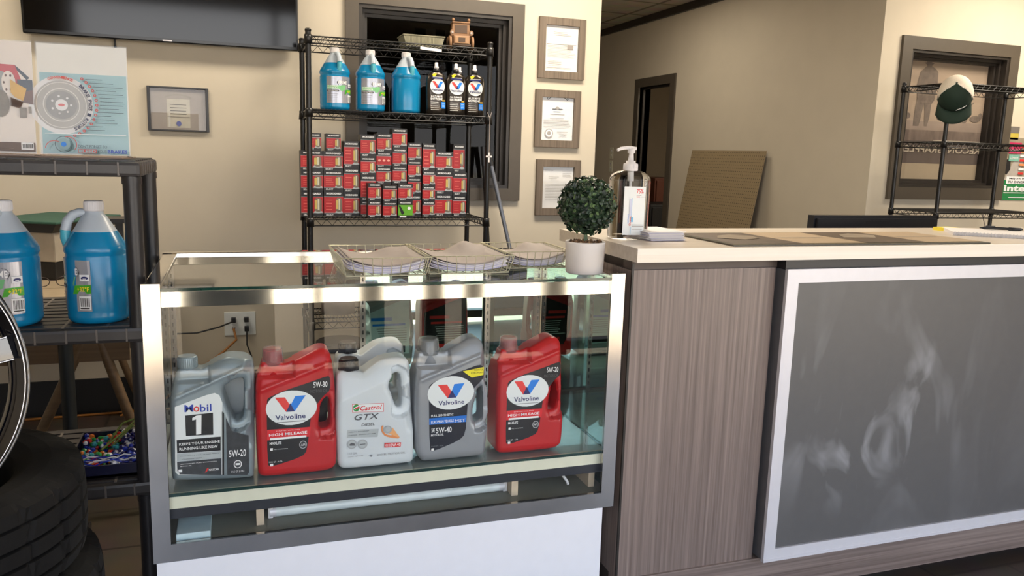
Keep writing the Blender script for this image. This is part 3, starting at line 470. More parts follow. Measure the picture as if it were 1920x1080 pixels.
# pegboard leaning on the hall wall
ph = mat('pegboard_hardboard', (146, 128, 98), 0.7, noise=0.05)
nt = ph.node_tree; b_ = nt.nodes['Principled BSDF']; src = b_.inputs['Base Color'].links[0].from_socket
tc = nt.nodes.new('ShaderNodeTexCoord'); mp = nt.nodes.new('ShaderNodeVectorMath'); mp.operation = 'SCALE'; mp.inputs['Scale'].default_value = 1 / 0.0254
fr = nt.nodes.new('ShaderNodeVectorMath'); fr.operation = 'FRACTION'; sb = nt.nodes.new('ShaderNodeVectorMath'); sb.operation = 'SUBTRACT'; sb.inputs[1].default_value = (.5, .5, .5)
sx = nt.nodes.new('ShaderNodeSeparateXYZ'); cb = nt.nodes.new('ShaderNodeCombineXYZ'); ln = nt.nodes.new('ShaderNodeVectorMath'); ln.operation = 'LENGTH'
lt = nt.nodes.new('ShaderNodeMath'); lt.operation = 'LESS_THAN'; lt.inputs[1].default_value = 0.14
mx = nt.nodes.new('ShaderNodeMix'); mx.data_type = 'RGBA'; mx.inputs['B'].default_value = (.02, .016, .012, 1)
L = nt.links.new
L(tc.outputs['Object'], mp.inputs[0]); L(mp.outputs[0], fr.inputs[0]); L(fr.outputs[0], sb.inputs[0]); L(sb.outputs[0], sx.inputs[0]); L(sx.outputs['Y'], cb.inputs['X']); L(sx.outputs['Z'], cb.inputs['Y']); L(cb.outputs[0], ln.inputs[0]); L(ln.outputs['Value'], lt.inputs[0]); L(lt.outputs[0], mx.inputs['Factor']); L(src, mx.inputs['A']); L(mx.outputs['Result'], b_.inputs['Base Color'])
pgb = MB().box((-.006, -.53, 0), (0, .53, 1.40), ph).build('pegboard', None, (3.62, 5.77, 0.002), (0, math.radians(9.6), 0))
tag(pgb, 'tan perforated pegboard panel leaning against the hall wall', 'pegboard')

# ---------------------------------------------------------------- television
tv = thing('television', 'wall mounted black flat screen television above the small certificate', 'television', (-0.275, 4.135, 1.76), 0, None, (math.radians(1.9), 0, 0))
MB().box((-.58, -.03, 0), (.58, .03, .66), mat('tv_bezel', (14, 13, 13), 0.2), bev=.006).build('bezel', tv)
MB().box((-.57, -.0315, .018), (.57, -.0305, .65), mat('tv_screen', (7, 6, 6), 0.08, noise=.0, spec=.45)).build('screen', tv)
MB().box((-.02, -.034, .006), (.02, -.0305, .011), M_ALU).build('badge', tv)
MB().box((-.2, .03, .02), (.2, .055, .3), M_BLACK).build('wall_bracket', tv)
tag(MB().tube([(-.505, 4.185, 1.80), (-.50, 4.188, 1.68), (-.49, 4.19, 1.5), (-.47, 4.19, 1.2), (-.465, 4.19, .9), (-.46, 4.19, .5)], .005, K_, 6).build('hanging_cable'), 'thin black cord hanging down the wall below the television', 'cord')

# ---------------------------------------------------------------- certificates
def framed(name, label, x0, x1, z0, z1, fw, fm, art, grp=None, thick=.02):
    t = thing(name, label, 'picture frame', ((x0 + x1) / 2, YW - .002, (z0 + z1) / 2), 0, grp); w, h = (x1 - x0) / 2, (z1 - z0) / 2
    mb = MB()
    for a, c, e, f in ((-w, -w + fw[0], -h, h), (w - fw[0], w, -h, h), (-w + fw[0], w - fw[0], -h, -h + fw[1]), (-w + fw[0], w - fw[0], h - fw[1], h)): mb.box((a, -thick, e), (c, 0, f), fm, bev=.0015)
    mb.build('frame', t)
    D = Decal(); D.rect(-w + fw[0], -h + fw[1], w - fw[0], h - fw[1], M_PAPER); art(D, w - fw[0], h - fw[1]); D.build('document', t, (0, -.004, 0))
    MB().box((-w + fw[0], -.012, -h + fw[1]), (w - fw[0], -.010, h - fw[1]), M_ACRYL).build('glazing', t)
    return t
def art_a(D, w, h):
    D.lines(-w * .5, w * .6, h * .55, h * .75, 3, M_INK2, .25, seed=2); D.rect(-w * .9, h * .18, w * .9, h * .2, M_INK2); D.lines(-w * .85, w * .85, -h * .4, h * .15, 9, M_INK2, .18, seed=3)
    D.rect(w * .35, -.0 * h, w * .7, h * .18, M_PAPER2); D.rect(-w * .9, -h * .86, w * .6, -h * .84, M_INK2); D.lines(-w * .8, w * .2, -h * .8, -h * .5, 4, M_INK2, .2, seed=5)
def art_b(D, w, h):
    D.arc(0, h * .28, w * .95, w * 1.08, 50, 130, M_INK, 16); D.arc(0, h * .28, w * 1.0, w * 1.03, 52, 128, W_, 16)
    D.ell(0, h * .5, w * .14, h * .08, M_INK2, 12); D.ell(-w * .2, h * .46, w * .15, h * .03, M_INK, 10); D.ell(w * .2, h * .46, w * .15, h * .03, M_INK, 10)
    D.rect(-w * .25, h * .33, w * .2, h * .35, M_INK); D.rect(-w * .45, h * .21, w * .45, h * .23, M_INK); D.rect(-w * .45, h * .02, w * .4, h * .035, M_INK)
    D.lines(-w * .85, w * .85, -h * .4, -h * .02, 6, M_INK2, .3, .1, seed=6); D.ell(-w * .5, -h * .68, w * .26, w * .26, M_INK2, 20); D.ell(-w * .5, -h * .68, w * .21, w * .21, M_PAPER, 20); D.ell(-w * .5, -h * .68, w * .12, w * .12, M_INK2, 14)
    D.lines(w * .0, w * .7, -h * .64, -h * .58, 1, M_INK2, .4); D.rect(w * .15, -h * .76, w * .6, -h * .73, M_INK)
def art_c(D, w, h):
    D.rect(-w * .85, h * .82, -w * .3, h * .84, M_INK); D.lines(w * .3, w * .9, h * .5, h * .8, 4, M_INK2, .2, seed=7); D.lines(-w * .6, w * .1, h * .4, h * .55, 2, M_INK2, .2, seed=8); D.lines(-w * .8, w * .85, -h * .6, h * .2, 11, M_INK2, .2, .15, seed=9)
framed('certificate_frame', 'grey wood framed certificate on the back wall, topmost of three', 1.568, 1.838, 1.715, 2.036, (.038, .040), M_FRAMEW, art_a, None, .022)
framed('certificate_frame', 'grey wood framed certificate with arched title and round seal, middle of three', 1.560, 1.826, 1.345, 1.655, (.038, .040), M_FRAMEW, art_b, None, .022)
framed('certificate_frame', 'grey wood framed letter behind the topiary, lowest of three', 1.579, 1.842, .970, 1.279, (.038, .040), M_FRAMEW, art_c, None, .022)
def art_d(D, w, h):
    D.rect(-w, -h, w, h, M_PAPER2); D.arc(0, -h * .6, h * 1.28, h * 1.36, 62, 118, M_INK2, 16); D.rect(-w * .42, -h * .9, w * .42, h * .5, MATS['faint_card'] if 'faint_card' in MATS else mat('faint_card', (186, 178, 166), .7))
    D.lines(-w * .3, w * .3, -h * .3, h * .3, 4, M_INK, .16, .1, seed=4); D.rect(-w * .4, -h * .38, w * .4, -h * .35, M_INK2); D.ell(0, -h * .7, w * .09, h * .13, mat('seal_blue', (92, 98, 158), .5), 16)
framed('small_certificate', 'black framed landscape certificate with blue seal below the television', -.379, -.110, 1.362, 1.568, (.013, .008), mat('black_frame', (26, 23, 22), .3), art_d)
# ---------------------------------------------------------------- wire rack
def wire_rack(label, x0, x1, y0, y1, levels, top, posts=None, depth_wires=True):
    t = thing('wire_rack', label, 'shelf', (0, 0, 0))
    for (x, y) in ((x0, y0), (x1, y0), (x0, y1), (x1, y1)):
        p = MB(); p.tube([(x, y, 0.012), (x, y, top)], .0125, M_BLACK, 12)
        k = int(top / .0254)
        for i in range(1, k): p.tube([(x, y, i * .0254), (x, y, i * .0254 + .002)], .0131, M_WIRE, 10)
        p.loft([(0, .014), (.008, .014), (.012, .009)], M_BLACK, 12, (x, y, top)); p.loft([(0, .018), (.012, .016)], M_BLACK, 12, (x, y, 0))
        po = p.build('post', t)
        for z in levels: MB().loft([(-.034, .019), (-.005, .0165), (.006, .0165)], M_BLACK, 14, (x, y, z)).build('collar', po)
    for z in levels:
        s = MB(); r = .0032
        for (a, b_) in (((x0, y0), (x1, y0)), ((x0, y1), (x1, y1)), ((x0, y0), (x0, y1)), ((x1, y0), (x1, y1))):
            A = Vector((*a, 0)); B = Vector((*b_, 0)); Ln = (B - A).length
            s.tube([A + Vector((0, 0, z)), B + Vector((0, 0, z))], r, M_WIRE, 6); s.tube([A + Vector((0, 0, z - .030)), B + Vector((0, 0, z - .030))], r, M_WIRE, 6)
            n = max(4, int(round(Ln / .048))); pts = []
            for i in range(2 * n + 1): pts.append(A + (B - A) * (i / (2 * n)) + Vector((0, 0, z - .001 if i % 2 else z - .029)))
            s.tube(pts, .002, M_WIRE, 5)
        nw = int((x1 - x0) / .0165)
        for i in range(1, nw): x = x0 + (x1 - x0) * i / nw; s.tube([(x, y0, z + .003), (x, y1, z + .003)], .0016, M_WIRE, 4, caps=False)
        for fy in (.3, .7): y = y0 + (y1 - y0) * fy; s.tube([(x0, y, z - .001), (x1, y, z - .001)], .0028, M_WIRE, 5)
        s.build('wire_shelf', t)
    return t
wire_rack('black wire shelving rack stacked with red filter boxes and blue jugs', .318, 1.150, 3.72, 4.06, (.505, .985, 1.472, 1.785), 1.805)
wire_rack('black wire shelving rack in front of the office window with a cap on it', 3.95, 4.80, 3.70, 4.05, (.55, 1.03, 1.447, 1.785), 1.80)

# ---------------------------------------------------------------- gallon jugs of washer fluid
M_FLUID = mat('blue_fluid', (14, 128, 178), 0.22, noise=0.03, scale=12, spec=.5)
M_HDPE = mat('frosted_plastic', (186, 196, 206), 0.35, noise=0.02)
M_FLUIDL = mat('pale_blue_fluid', (86, 186, 206), 0.25, noise=0.02)
for _m, _t in ((M_FLUID, .15), (M_HDPE, .3), (M_FLUIDL, .3)): _m.node_tree.nodes['Principled BSDF'].inputs['Subsurface Weight'].default_value = .12; _m.node_tree.nodes['Principled BSDF'].inputs['Subsurface Radius'].default_value = (.01, .012, .014)
M_LSILV = mat('silver_label', (170, 172, 182), 0.22, .4, noise=.03)
M_LGRN = mat('label_green', (70, 168, 40), .35); M_LGRN2 = mat('label_pale_green', (120, 190, 130), .35)
def washer_label(D):
    x0, x1, z0, z1 = -.062, .062, .032, .150
    D.rect(x0, z0, x1, z1, M_LSILV)
    D.poly([(-.012, .126), (-.006, .134), (.004, .137), (.02, .137), (.03, .134), (.036, .126), (.036, .120), (.03, .112), (.004, .110), (-.006, .112), (-.012, .120)], K_)
    D.text('PRIME', -.007, .116, .031, .131, W_, .02)
    D.rect(-.058, .094, .004, .110, MATS['label_pale_green']); D.text('SUMMER', -.056, .1035, -.006, .1095, W_, .02); D.text('FORMULA', -.056, .0955, -.006, .1015, W_, .02)
    D.poly([(.0, .090), (.004, .112), (.026, .112), (.02, .092), (.006, .085)], M_LGRN2)
    D.rect(-.058, .083, -.004, .090, K_); D.text('WINDSHIELD WASH', -.055, .0845, -.008, .0885, W_); D.lines(-.055, -.005, .036, .076, 5, MATS['print_dim_grey'], .12, seed=3)
    D.poly([(.018, .072), (.024, .092), (.062, .094), (.062, .074)], M_LGRN); D.text('+32°F', .030, .079, .058, .090, LM['yellow'], .02)
    D.rect(.038, .103, .060, .118, W_); D.ell(.049, .110, .008, .004, LM['navy'], 12)
    D.rect(.035, .036, .061, .068, W_)
    for i in range(9): D.rect(.038 + i * .0024, .044, .038 + i * .0024 + (.0007 if i % 2 else .0014), .064, K_)
    D.rect(.038, .039, .058, .0415, K_)
def make_jug():
    t = thing('washer_fluid_jug', '', 'jug')
    r = .0665; b = MB()
    prof = [(0, .055), (.003, .061), (.01, .0655), (.018, r), (.024, .0655), (.03, r), (.150, r), (.155, .0645), (.160, .0645), (.166, .0675), (.175, .0672), (.182, .064), (.20, .0535), (.212, .0465), (.225, .0385), (.245, .027), (.252, .0205), (.262, .019), (.266, .019)]
    LV = 13
    b.loft([(p[0], p[1], p[1]) for p in prof], M_FLUID, 40, p=2.25, mats=[M_FLUID if i < LV else M_HDPE for i in range(len(prof) - 1)])
    b.build('bottle', t)
    h = MB(); pts = [(0, -.057, .176), (0, -.062, .196), (0, -.061, .214), (0, -.056, .234), (0, -.044, .249), (0, -.030, .254), (0, -.016, .253)]
    h.tube(pts[:3], .0115, M_FLUIDL, 10); h.tube(pts[2:], [.0115, .0112, .011, .0105, .010], M_HDPE, 10); h.build('handle', t)
    c = MB(); c.loft([(.258, .0205), (.260, .0215), (.279, .0210), (.282, .019)], M_PAPER, 28)
    for k in range(28):
        a = 2 * PI * k / 28; c.tube([(.0213 * math.cos(a), .0213 * math.sin(a), .261), (.0209 * math.cos(a), .0209 * math.sin(a), .279)], .0007, M_PAPER, 4)
    c.build('cap', t)
    n = 2.25; a0 = 0.0
    def fn(x, z, d, off=[0.0]):
        a = x / .0665 + off[0]; ct, st = math.sin(a), math.cos(a); rr = .0668 + d
        return (rr * math.copysign(abs(ct) ** (2 / n), ct), -rr * math.copysign(abs(st) ** (2 / n), st), z)
    D = Decal(fn, .0002, .006); washer_label(D); D.build('label', t)
    return t
jug0 = make_jug(); _z = 1.477
def place_jug(first, loc, rz, hrot, label, grp):
    o = jug0 if first else dup(jug0, loc)
    o.location = loc; o.rotation_euler = (0, 0, rz); o['label'] = label; o['group'] = grp
    for c in o.children:
        if c.name.startswith('handle'): c.rotation_euler = (0, 0, hrot - rz)
        elif not c.name.startswith('label'): c.rotation_euler = (0, 0, hrot - rz)
    return o
G1 = 'blue washer fluid jugs on the wire rack'; G2 = 'blue washer fluid jugs on the grey shelf'
place_jug(True, (.448, 3.86, _z), math.radians(14), math.radians(14), 'blue washer fluid jug on the wire rack, leftmost of three', G1)
place_jug(False, (.611, 3.86, _z), math.radians(8), math.radians(4), 'blue washer fluid jug in the middle of three on the wire rack', G1)
o = place_jug(False, (.780, 3.86, _z), math.radians(180), math.radians(16), 'blue washer fluid jug with no label in view, beside the black pouches', G1)
place_jug(False, (-.313, 2.085, .884), math.radians(-56), math.radians(-88), 'large blue jug with its handle at left, on the grey shelf beside the post', G2)
place_jug(False, (-.497, 2.075, .884), math.radians(-14), math.radians(-14), 'large blue jug cut off by the left edge of the photo, silver label in front', G2)
# two jugs' worth of pouches
M_POUCH = mat('black_foil_pouch', (74, 68, 62), 0.22, 0.8, noise=.15, scale=30, bump=.4)
def make_pouch():
    t = thing('oil_pouch', '', 'pouch'); b = MB()
    b.loft([(0, .034, .022), (.005, .040, .026), (.04, .041, .024), (.10, .042, .021), (.14, .041, .018), (.156, .036, .014), (.166, .024, .011), (.168, .012, .010)], M_POUCH, 36, p=2.6); b.build('pouch_body', t)
    s = MB(); s.loft([(.168, .012), (.182, .012)], K_, 20); s.loft([(.182, .0095), (.190, .0095), (.192, .007), (.205, .0065), (.207, .004)], M_PAPER, 20); s.build('spout', t)
    def fn(x, z, d):
        a = x / .041; w = .0415 if z < .13 else .0415 - (z - .13) * .45; dp = .0265 - max(0, z) * .045
        return (w * math.sin(a) * 1.0, -(dp + .0006 + d) * math.sqrt(max(.06, math.cos(a))), z)
    D = Decal(fn, .0003, .006); D.ell(0, .112, .034, .031, LM['label_white'], 26)
    D.poly([(-.024, .131), (-.012, .131), (.000, .116), (-.004, .104)], LM['logo_red']); D.poly([(.010, .131), (.025, .131), (.008, .104), (.001, .114)], LM['logo_blue']); D.poly([(0, .119), (.007, .104), (-.004, .104)], LM['navy'])
    D.text('Valvoline', -.026, .0935, .026, .102, LM['navy'], .03)
    D.poly([(-.036, .158), (-.022, .145), (-.004, .161), (-.020, .163)], LM['yellow']); D.rect(-.030, .1405, .026, .147, LM['navy']); D.rect(-.030, .1475, .026, .149, W_)
    D.text('ALL CLIMATE', -.032, .068, .020, .075, W_, .02); D.text('EXTREME', -.032, .057, .020, .0655, W_, .02); D.lines(-.032, .004, .014, .052, 5, W_, .15, seed=4); D.rect(.014, .024, .037, .050, LM['logo_blue']); D.rect(.018, .052, .034, .058, mat('gold_print', (170, 140, 60), .4))
    D.lines(.017, .034, .028, .046, 3, W_, .15, seed=5); D.build('label', t); return t
pch = make_pouch(); pch.scale = (1.17, 1.1, 1.16)
for i, (x, y, rz, lb) in enumerate(((.912, 3.80, .10, 'black oil pouch with white oval label, leftmost of three beside the blue jugs'), (1.008, 3.80, .0, 'black oil pouch with white oval label, middle of three on the wire rack'), (1.103, 3.81, -.05, 'black oil pouch with white oval label, partly behind the rack post'))):
    o = pch if i == 0 else dup(pch, (0, 0, 0)); o.location = (x, y, _z); o.rotation_euler = (0, 0, rz); o['label'] = lb; o['group'] = 'oil pouches on the wire rack'
o = dup(pch, (1.06, 3.93, _z), .1, 'black oil pouch in the back row, only its white spout showing', 'oil pouches on the wire rack')

# ---------------------------------------------------------------- filter boxes
M_FBLK = mat('carton_black', (26, 23, 23), .4); M_FRED = mat('carton_red', (182, 30, 34), .4, noise=.03); M_CAN = mat('filter_can_yellow', (206, 178, 96), .4); M_CAN2 = mat('filter_can_white', (206, 202, 176), .4); M_CAN3 = mat('filter_can_grey', (120, 108, 92), .4)
def filter_box(w, h, d, style=0):
    t = thing('filter_box', '', 'box'); MB().box((-w / 2, 0, 0), (w / 2, d, h), M_FBLK).build('carton', t)
    D = Decal(lambda x, z, k: (x, -k, z), .0004); top = h - min(.026, h * .24); bot = min(.017, h * .16)
    if style == 1:
        D.rect(-w / 2, bot, w / 2, top, mat('carton_green', (104, 176, 40), .4)); D.poly([(-w * .48, top * .95), (-w * .38, top * .96), (-w * .08, top * .4), (-w * .2, bot * 1.2), (-w * .3, bot * 1.6)], M_FBLK); D.ell(w * .25, top * .75, w * .12, h * .09, W_, 14); D.rect(-w * .4, bot * .2, w * .05, bot * .8, W_)
    else:
        D.rect(-w / 2, bot, w / 2, top, M_FRED)
        D.rect(-w / 2, top - .0012, w / 2, top + .0008, MATS['print_light_grey']); D.rect(-w / 2, bot - .0008, w / 2, bot + .0010, MATS['print_light_grey'])
        if style == 2:
            for q in (-.3, 0, .3): D.ell(w * q, (top + bot) / 2, w * .09, h * .07, mat('pink_print', (240, 170, 150), .4), 12)
        else:
            cx = w * .27; cw = min(w * .16, .016); zc = (top + bot) / 2; hh = min((top - bot) * .43, .034)
            D.ell(cx, bot + .004, cw * 1.25, .006, MATS['print_light_grey'], 14)
            D.poly([(cx - cw, zc - hh * .7), (cx - cw * .5, zc - hh), (cx + cw * .5, zc - hh), (cx + cw, zc - hh * .7), (cx + cw, zc + hh * .6), (cx + cw * .6, zc + hh), (cx - cw * .6, zc + hh), (cx - cw, zc + hh * .6)], M_CAN3)
            D.rect(cx - cw, zc - hh * .6, cx - cw * .25, zc + hh * .7, M_CAN); D.rect(cx - cw * .15, zc - hh * .7, cx + cw * .35, zc + hh * .85, M_CAN2)
            D.lines(-w * .4, w * .02, bot + .010, top - .010, 4, mat('faded_print', (226, 110, 96), .4), .18, .3, seed=int(w * 9000 + h * 999))
    z = h - (h - top) * .62; D.text('MICROGARD', -w * .38, z, w * .38, z + (h - top) * .34, W_, .04); D.text('SELECT', -w * .4, bot * .3, -w * .02, bot * .75, W_, .02)
    D.build('front_print', t); return t
cols = [ # x0, x1, list of heights bottom to top (crop pixels), style
 ('a', 138, 300, [187, 150, 142, 126]), ('b', 304, 450, [190, 147, 142, 126]), ('c', 453, 573, [180, 180, 196]), ('d', 577, 692, [120, 190, 134, 164]),
 ('e', 700, 818, [120, 125, 124, 112, 136]), ('f', 826, 938, [125, 125, 128, 136, 146]), ('j', 944, 1052, [168, 128, 128, 134]), ('k', 1056, 1158, [122, 114, 112, 210]), ('l', 1162, 1304, [174, 180, 146]), ('m', 1307, 1420, [166, 178, 216])]
names = {'a': 'leftmost column, behind the rack post', 'b': 'second column from the left', 'c': 'third column from the left', 'd': 'fourth column from the left', 'e': 'fifth column from the left', 'f': 'tallest column', 'j': 'seventh column from the left', 'k': 'fourth column from the right', 'l': 'second column from the right', 'm': 'rightmost column'}
names['j'] = 'fourth column from the right'; names['k'] = 'third column from the right'
lv = {0: 'bottom', 1: 'second', 2: 'third', 3: 'fourth', 4: 'fifth'}
def bx(u): return 0.283 + (u - 135) * (1.072 - 0.283) / (1420 - 135)   # tape along the rack, metres
SCZ = 1 / 1600.0
rb = random.Random(4)
for key, u0, u1, hs in cols:
    z = .9905
    for i, hh in enumerate(hs):
        h = hh * SCZ; top_box = i == len(hs) - 1; a, b2 = u0, u1
        if key == 'a' and top_box: a += 45; b2 -= 10
        if key == 'b' and top_box: a += 22; b2 -= 16
        if key == 'm' and top_box: b2 -= 20
        x0, x1 = bx(a), bx(b2)
        o = filter_box(x1 - x0 - .001, h, .085, 2 if (key == 'e' and i == 3) else 0)
        o.location = ((x0 + x1) / 2, 3.80 + rb.uniform(-.004, .006) - (0.012 if key in 'dk' else 0), z)
        where = 'top of' if top_box else (lv[i] + (' of' if i == 0 else ' box up in'))
        o['label'] = 'red and black filter box, %s the %s' % (where, names[key]); o['group'] = 'filter boxes on the wire rack'
        z += h + .0004
for key, u0, u1, hs, nm in (('g', 612, 716, [130, 134], 'left'), ('h', 722, 836, [123, 127], 'middle'), ('i', 841, 957, [132, 130], 'right')):
    z = .9905
    for i, hh in enumerate(hs):
        x0, x1 = bx(u0) + .004, bx(u1) + .002; h = hh * SCZ * .97
        st = 1 if (key == 'i' and i == 0) else 0; o = filter_box(x1 - x0 - .001, h, .062, st); o.location = ((x0 + x1) / 2, 3.727, z)
        o['label'] = ('green and black filter box at the bottom of the front row' if st else 'red and black filter box in the short front row, %s pile, %s' % (nm, 'upper' if i else 'lower')); o['group'] = 'filter boxes on the wire rack'; z += h + .0004

# items on top of the rack
gb = thing('ribbed_basket', 'small grey ribbed storage basket on top of the wire rack', 'basket', (.866, 3.93, 1.789))
M_GB = mat('sage_plastic', (122, 118, 98), .7); s = MB(); s.prism([(-.085, 0), (.085, 0), (.10, .055), (-.10, .055)], -.07, .07, M_GB)
for i in range(26): x = -.084 + i * .0067; s.box((x - .0012, -.0722, .004), (x + .0012, -.069, .050), mat('sage_rib', (140, 136, 114), .7))
s.build('basket_wall', gb); MB().box((-.102, -.074, .050), (.102, .074, .056), M_GB, bev=.002).build('rim', gb)
tr = thing('wooden_toy_truck', 'small tan wooden toy truck on top of the wire rack', 'toy', (1.055, 3.90, 1.789), math.radians(-6)); tr.scale = (1, 1, 1.12)
s = MB(); s.box((-.040, -.035, .022), (.040, .055, .062), M_WOOD, bev=.004); s.prism([(-.046, .060), (.046, .060), (.040, .118), (-.040, .118)], -.005, .055, M_WOOD); s.box((-.043, -.01, .116), (.043, .062, .122), M_WOOD, bev=.002); s.build('cab', tr)
s = MB(); s.box((-.034, -.040, .028), (.034, -.034, .058), mat('tan_wood_grille', (150, 116, 84), .6), bev=.002); s.box((-.03, -.007, .075), (.03, -.004, .108), mat('tan_wood_dark', (70, 52, 38), .6)); s.box((-.016, -.042, .034), (.016, -.0395, .052), MATS['tan_wood_dark']); s.box((-.044, -.0365, .020), (.044, -.030, .027), MATS['tan_wood_dark']); s.build('grille', tr)
for sx_ in (-1, 1):
    for yy in (-.012, .042):
        w = MB(); w.loft([(-.006, .029), (-.003, .031), (.003, .031), (.006, .029)], M_WOOD, 24, M=Matrix.Translation((sx_ * .054, yy, .031)) @ Matrix.Rotation(PI / 2, 4, 'Y')); w.loft([(-.008, .008), (.008, .008)], MATS['tan_wood_dark'], 14, M=Matrix.Translation((sx_ * .055, yy, .031)) @ Matrix.Rotation(PI / 2, 4, 'Y')); w.build('wheel', tr)
    w = MB(); w.loft([(-.004, .011), (.004, .011)], M_WOOD, 18, M=Matrix.Translation((sx_ * .046, -.030, .073)) @ Matrix.Rotation(PI / 2, 4, 'X')); w.loft([(.004, .006), (.006, .005)], M_PAPER2, 14, M=Matrix.Translation((sx_ * .046, -.030, .073)) @ Matrix.Rotation(PI / 2, 4, 'X')); w.tube([(sx_ * .046, -.028, .066), (sx_ * .036, -.02, .055)], .003, M_WOOD); w.build('headlight', tr)
    tr_m = MB().loft([(-.007, .003), (-.005, .006), (.0, .0078), (.005, .006), (.007, .003)], M_WOOD, 14, (sx_ * .038, .0, .130)); tr_m.build('roof_knob', tr)
tag(MB().box((-.05, -.001, -.006), (.05, .001, .006), M_PAPER).build('price_tag', None, (.865, 3.712, 1.764), (0, math.radians(4), 0)), 'small white price strip on the front edge of the rack top shelf', 'tag')
cr = thing('hanging_cross', 'small pale cross hanging on a cord from the right rack post', 'ornament', (1.150, 3.698, 1.475))
MB().tube([(-.012, 0, .018), (0, 0, -.01), (0, 0, -.17)], .0016, M_PAPER2, 5).tube([(.008, 0, .018), (0, 0, -.01)], .0016, M_PAPER2, 5).build('cord', cr)
MB().box((-.0035, -.003, -.215), (.0035, .003, -.17), M_PAPER, bev=.001).box((-.015, -.003, -.192), (.015, .003, -.184), M_PAPER, bev=.001).build('cross', cr)
# rolls on the low rack shelf
for i, (x, z, r, h, lb) in enumerate(((.46, .515, .080, .13, 'pale paper towel roll on the low rack shelf, seen through the display case'),)):
    t = MB(); t.loft([(0, r), (h, r), (h + .001, r * .25)], M_PAPER2, 32); o = t.build('paper_roll', None, (x, 3.9, z)); tag(o, lb, 'roll')
t = thing('storage_bucket', 'pale tub with a dark lid on the floor beneath the wire rack', 'bucket', (.47, 3.90, 0)); MB().loft([(0, .10), (.34, .115)], M_PAPER2, 32).build('tub', t); MB().loft([(.34, .118), (.37, .118), (.375, .11)], mat('dark_lid', (54, 52, 54), .5), 32).build('lid', t)
# broom handles
for i, (p0, p1, lb) in enumerate((((1.262, 4.165, 1.335), (1.30, 3.98, .01), 'black broom handle leaning below the dark window, left of two'), ((1.285, 4.162, 1.335), (1.545, 3.95, .01), 'grey pole with a black grip leaning against the back wall'))):
    t = thing('broom', lb, 'broom'); P0, P1 = Vector(p0), Vector(p1); e = P0 + (P1 - P0) * .075
    MB().tube([P0, e], .014, K_, 12).build('grip', t); MB().tube([e, P1 + Vector((0, 0, .09))], .011, M_BLACK if i == 0 else mat('grey_pole', (112, 116, 126), .3, .3), 12).build('handle', t)
    MB().box((-.10, -.02, .0), (.10, .02, .09), M_BLACK, M=Matrix.Translation((P1.x, P1.y, .0)), bev=.01).build('brush_head', t)

# ---------------------------------------------------------------- display case
dc = thing('display_case', 'chrome framed glass display case full of motor oil jugs', 'display case', (0, 0, 0))
X0, X1, Y0, Y1 = -.197, .955, 1.85, 2.45
cb_ = MB(); cb_.box((X0 + .006, Y0 + .004, .075), (.925, Y1, .36), M_WHITE); cb_.box((X0 + .006, Y0 + .001, 0.0), (.928, Y1, .0735), M_WHITE); cb_.build('white_base', dc)
s = MB(); s.box((X0 + .038, Y0, .360), (X1 - .038, Y0 + .012, .402), M_CHROME_W); s.build('bottom_rail', dc)
for a in (X0, X1 - .038): MB().box((a, Y0, .360), (a + .038, Y0 + .012, 1.003), M_CHROME_W).build('corner_post', dc)
for a in (X0, X1 - .004): MB().box((a, Y0 + .012, .36), (a + .004, Y0 + .04, 1.0), M_CHROME).build('post_return', dc)
for a in (X0 + .002, X1 - .036): MB().box((a, Y0 + .012, .985), (a + .036, Y1 - .036, .998), M_CHROME, bev=.002).build('top_rail', dc)
MB().box((X0, Y1 - .035, .965), (X1, Y1, 1.0), M_CHROME, bev=.002).build('rear_rail', dc)
s = MB(); s.box((X0 + .038, Y0 + .010, .950), (X1 - .038, Y0 + .013, .984), M_CHROME); s.build('front_header', dc)
s = MB(); s.box((X0 + .038, Y0 + .006, .986), (X1 - .036, Y1 - .034, .9925), M_GLASS); s.build('top_glass', dc)
s = MB(); s.box((X0 + .038, Y0 + .0035, .986), (X1 - .036, Y0 + .0058, .9925), M_GEDGE); s.build('top_glass_edge', dc)
s = MB(); s.box((X0 + .038, Y0 + .003, .402), (X1 - .038, Y0 + .008, .984), M_GLASS); s.build('front_glass', dc)
s = MB(); s.box((X0 + .004, Y0 + .045, .40), (X0 + .010, Y1 - .03, .984), M_GLASS); s.build('left_glass', dc)
s = MB(); s.box((X1 - .012, Y0 + .02, .40), (X1 - .006, Y1 - .04, .984), M_MIRROR); s.build('right_mirror_panel', dc)
s = MB(); s.box((X0 + .012, Y0 + .018, .5105), (X1 - .014, Y1 - .045, .516), M_GLASS); s.build('deck_glass', dc)
s = MB(); s.box((X0 + .012, Y0 + .0155, .5095), (X1 - .014, Y0 + .0178, .5165), M_GEDGE); s.build('deck_glass_edge', dc)
s = MB(); s.box((X0 + .012, Y0 + .022, .478), (X1 - .014, Y0 + .04, .5095), M_CREAM); s.box((X0 + .012, Y0 + .04, .500), (X1 - .014, Y1 - .06, .5095), mat('grey_deck', (160, 168, 164), .12)); s.build('deck_board', dc)
s = MB(); s.box((X0 + .012, Y0 + .026, .452), (X1 - .014, Y0 + .034, .478), mat('black_rail', (36, 38, 46), .4)); s.build('black_rail', dc)
s = MB(); s.box((X0 + .006, Y0 + .015, .388), (X1 - .006, Y1 - .02, .396), mat('case_floor', (132, 130, 118), .5, noise=.12, scale=8)); s.build('case_floor', dc)
s = MB(); 
for bx0 in (.028, .680, .905): MB().box((bx0, Y0 + .06, .396), (bx0 + .018, Y0 + .2, .500), mat('pine_block', (206, 186, 160), .7)).build('support_block', dc)
MB().box((X0 + .004, Y1 - .012, .36), (.36, Y1 - .004, .50), M_CHROME_W).build('rear_kick_plate', dc)
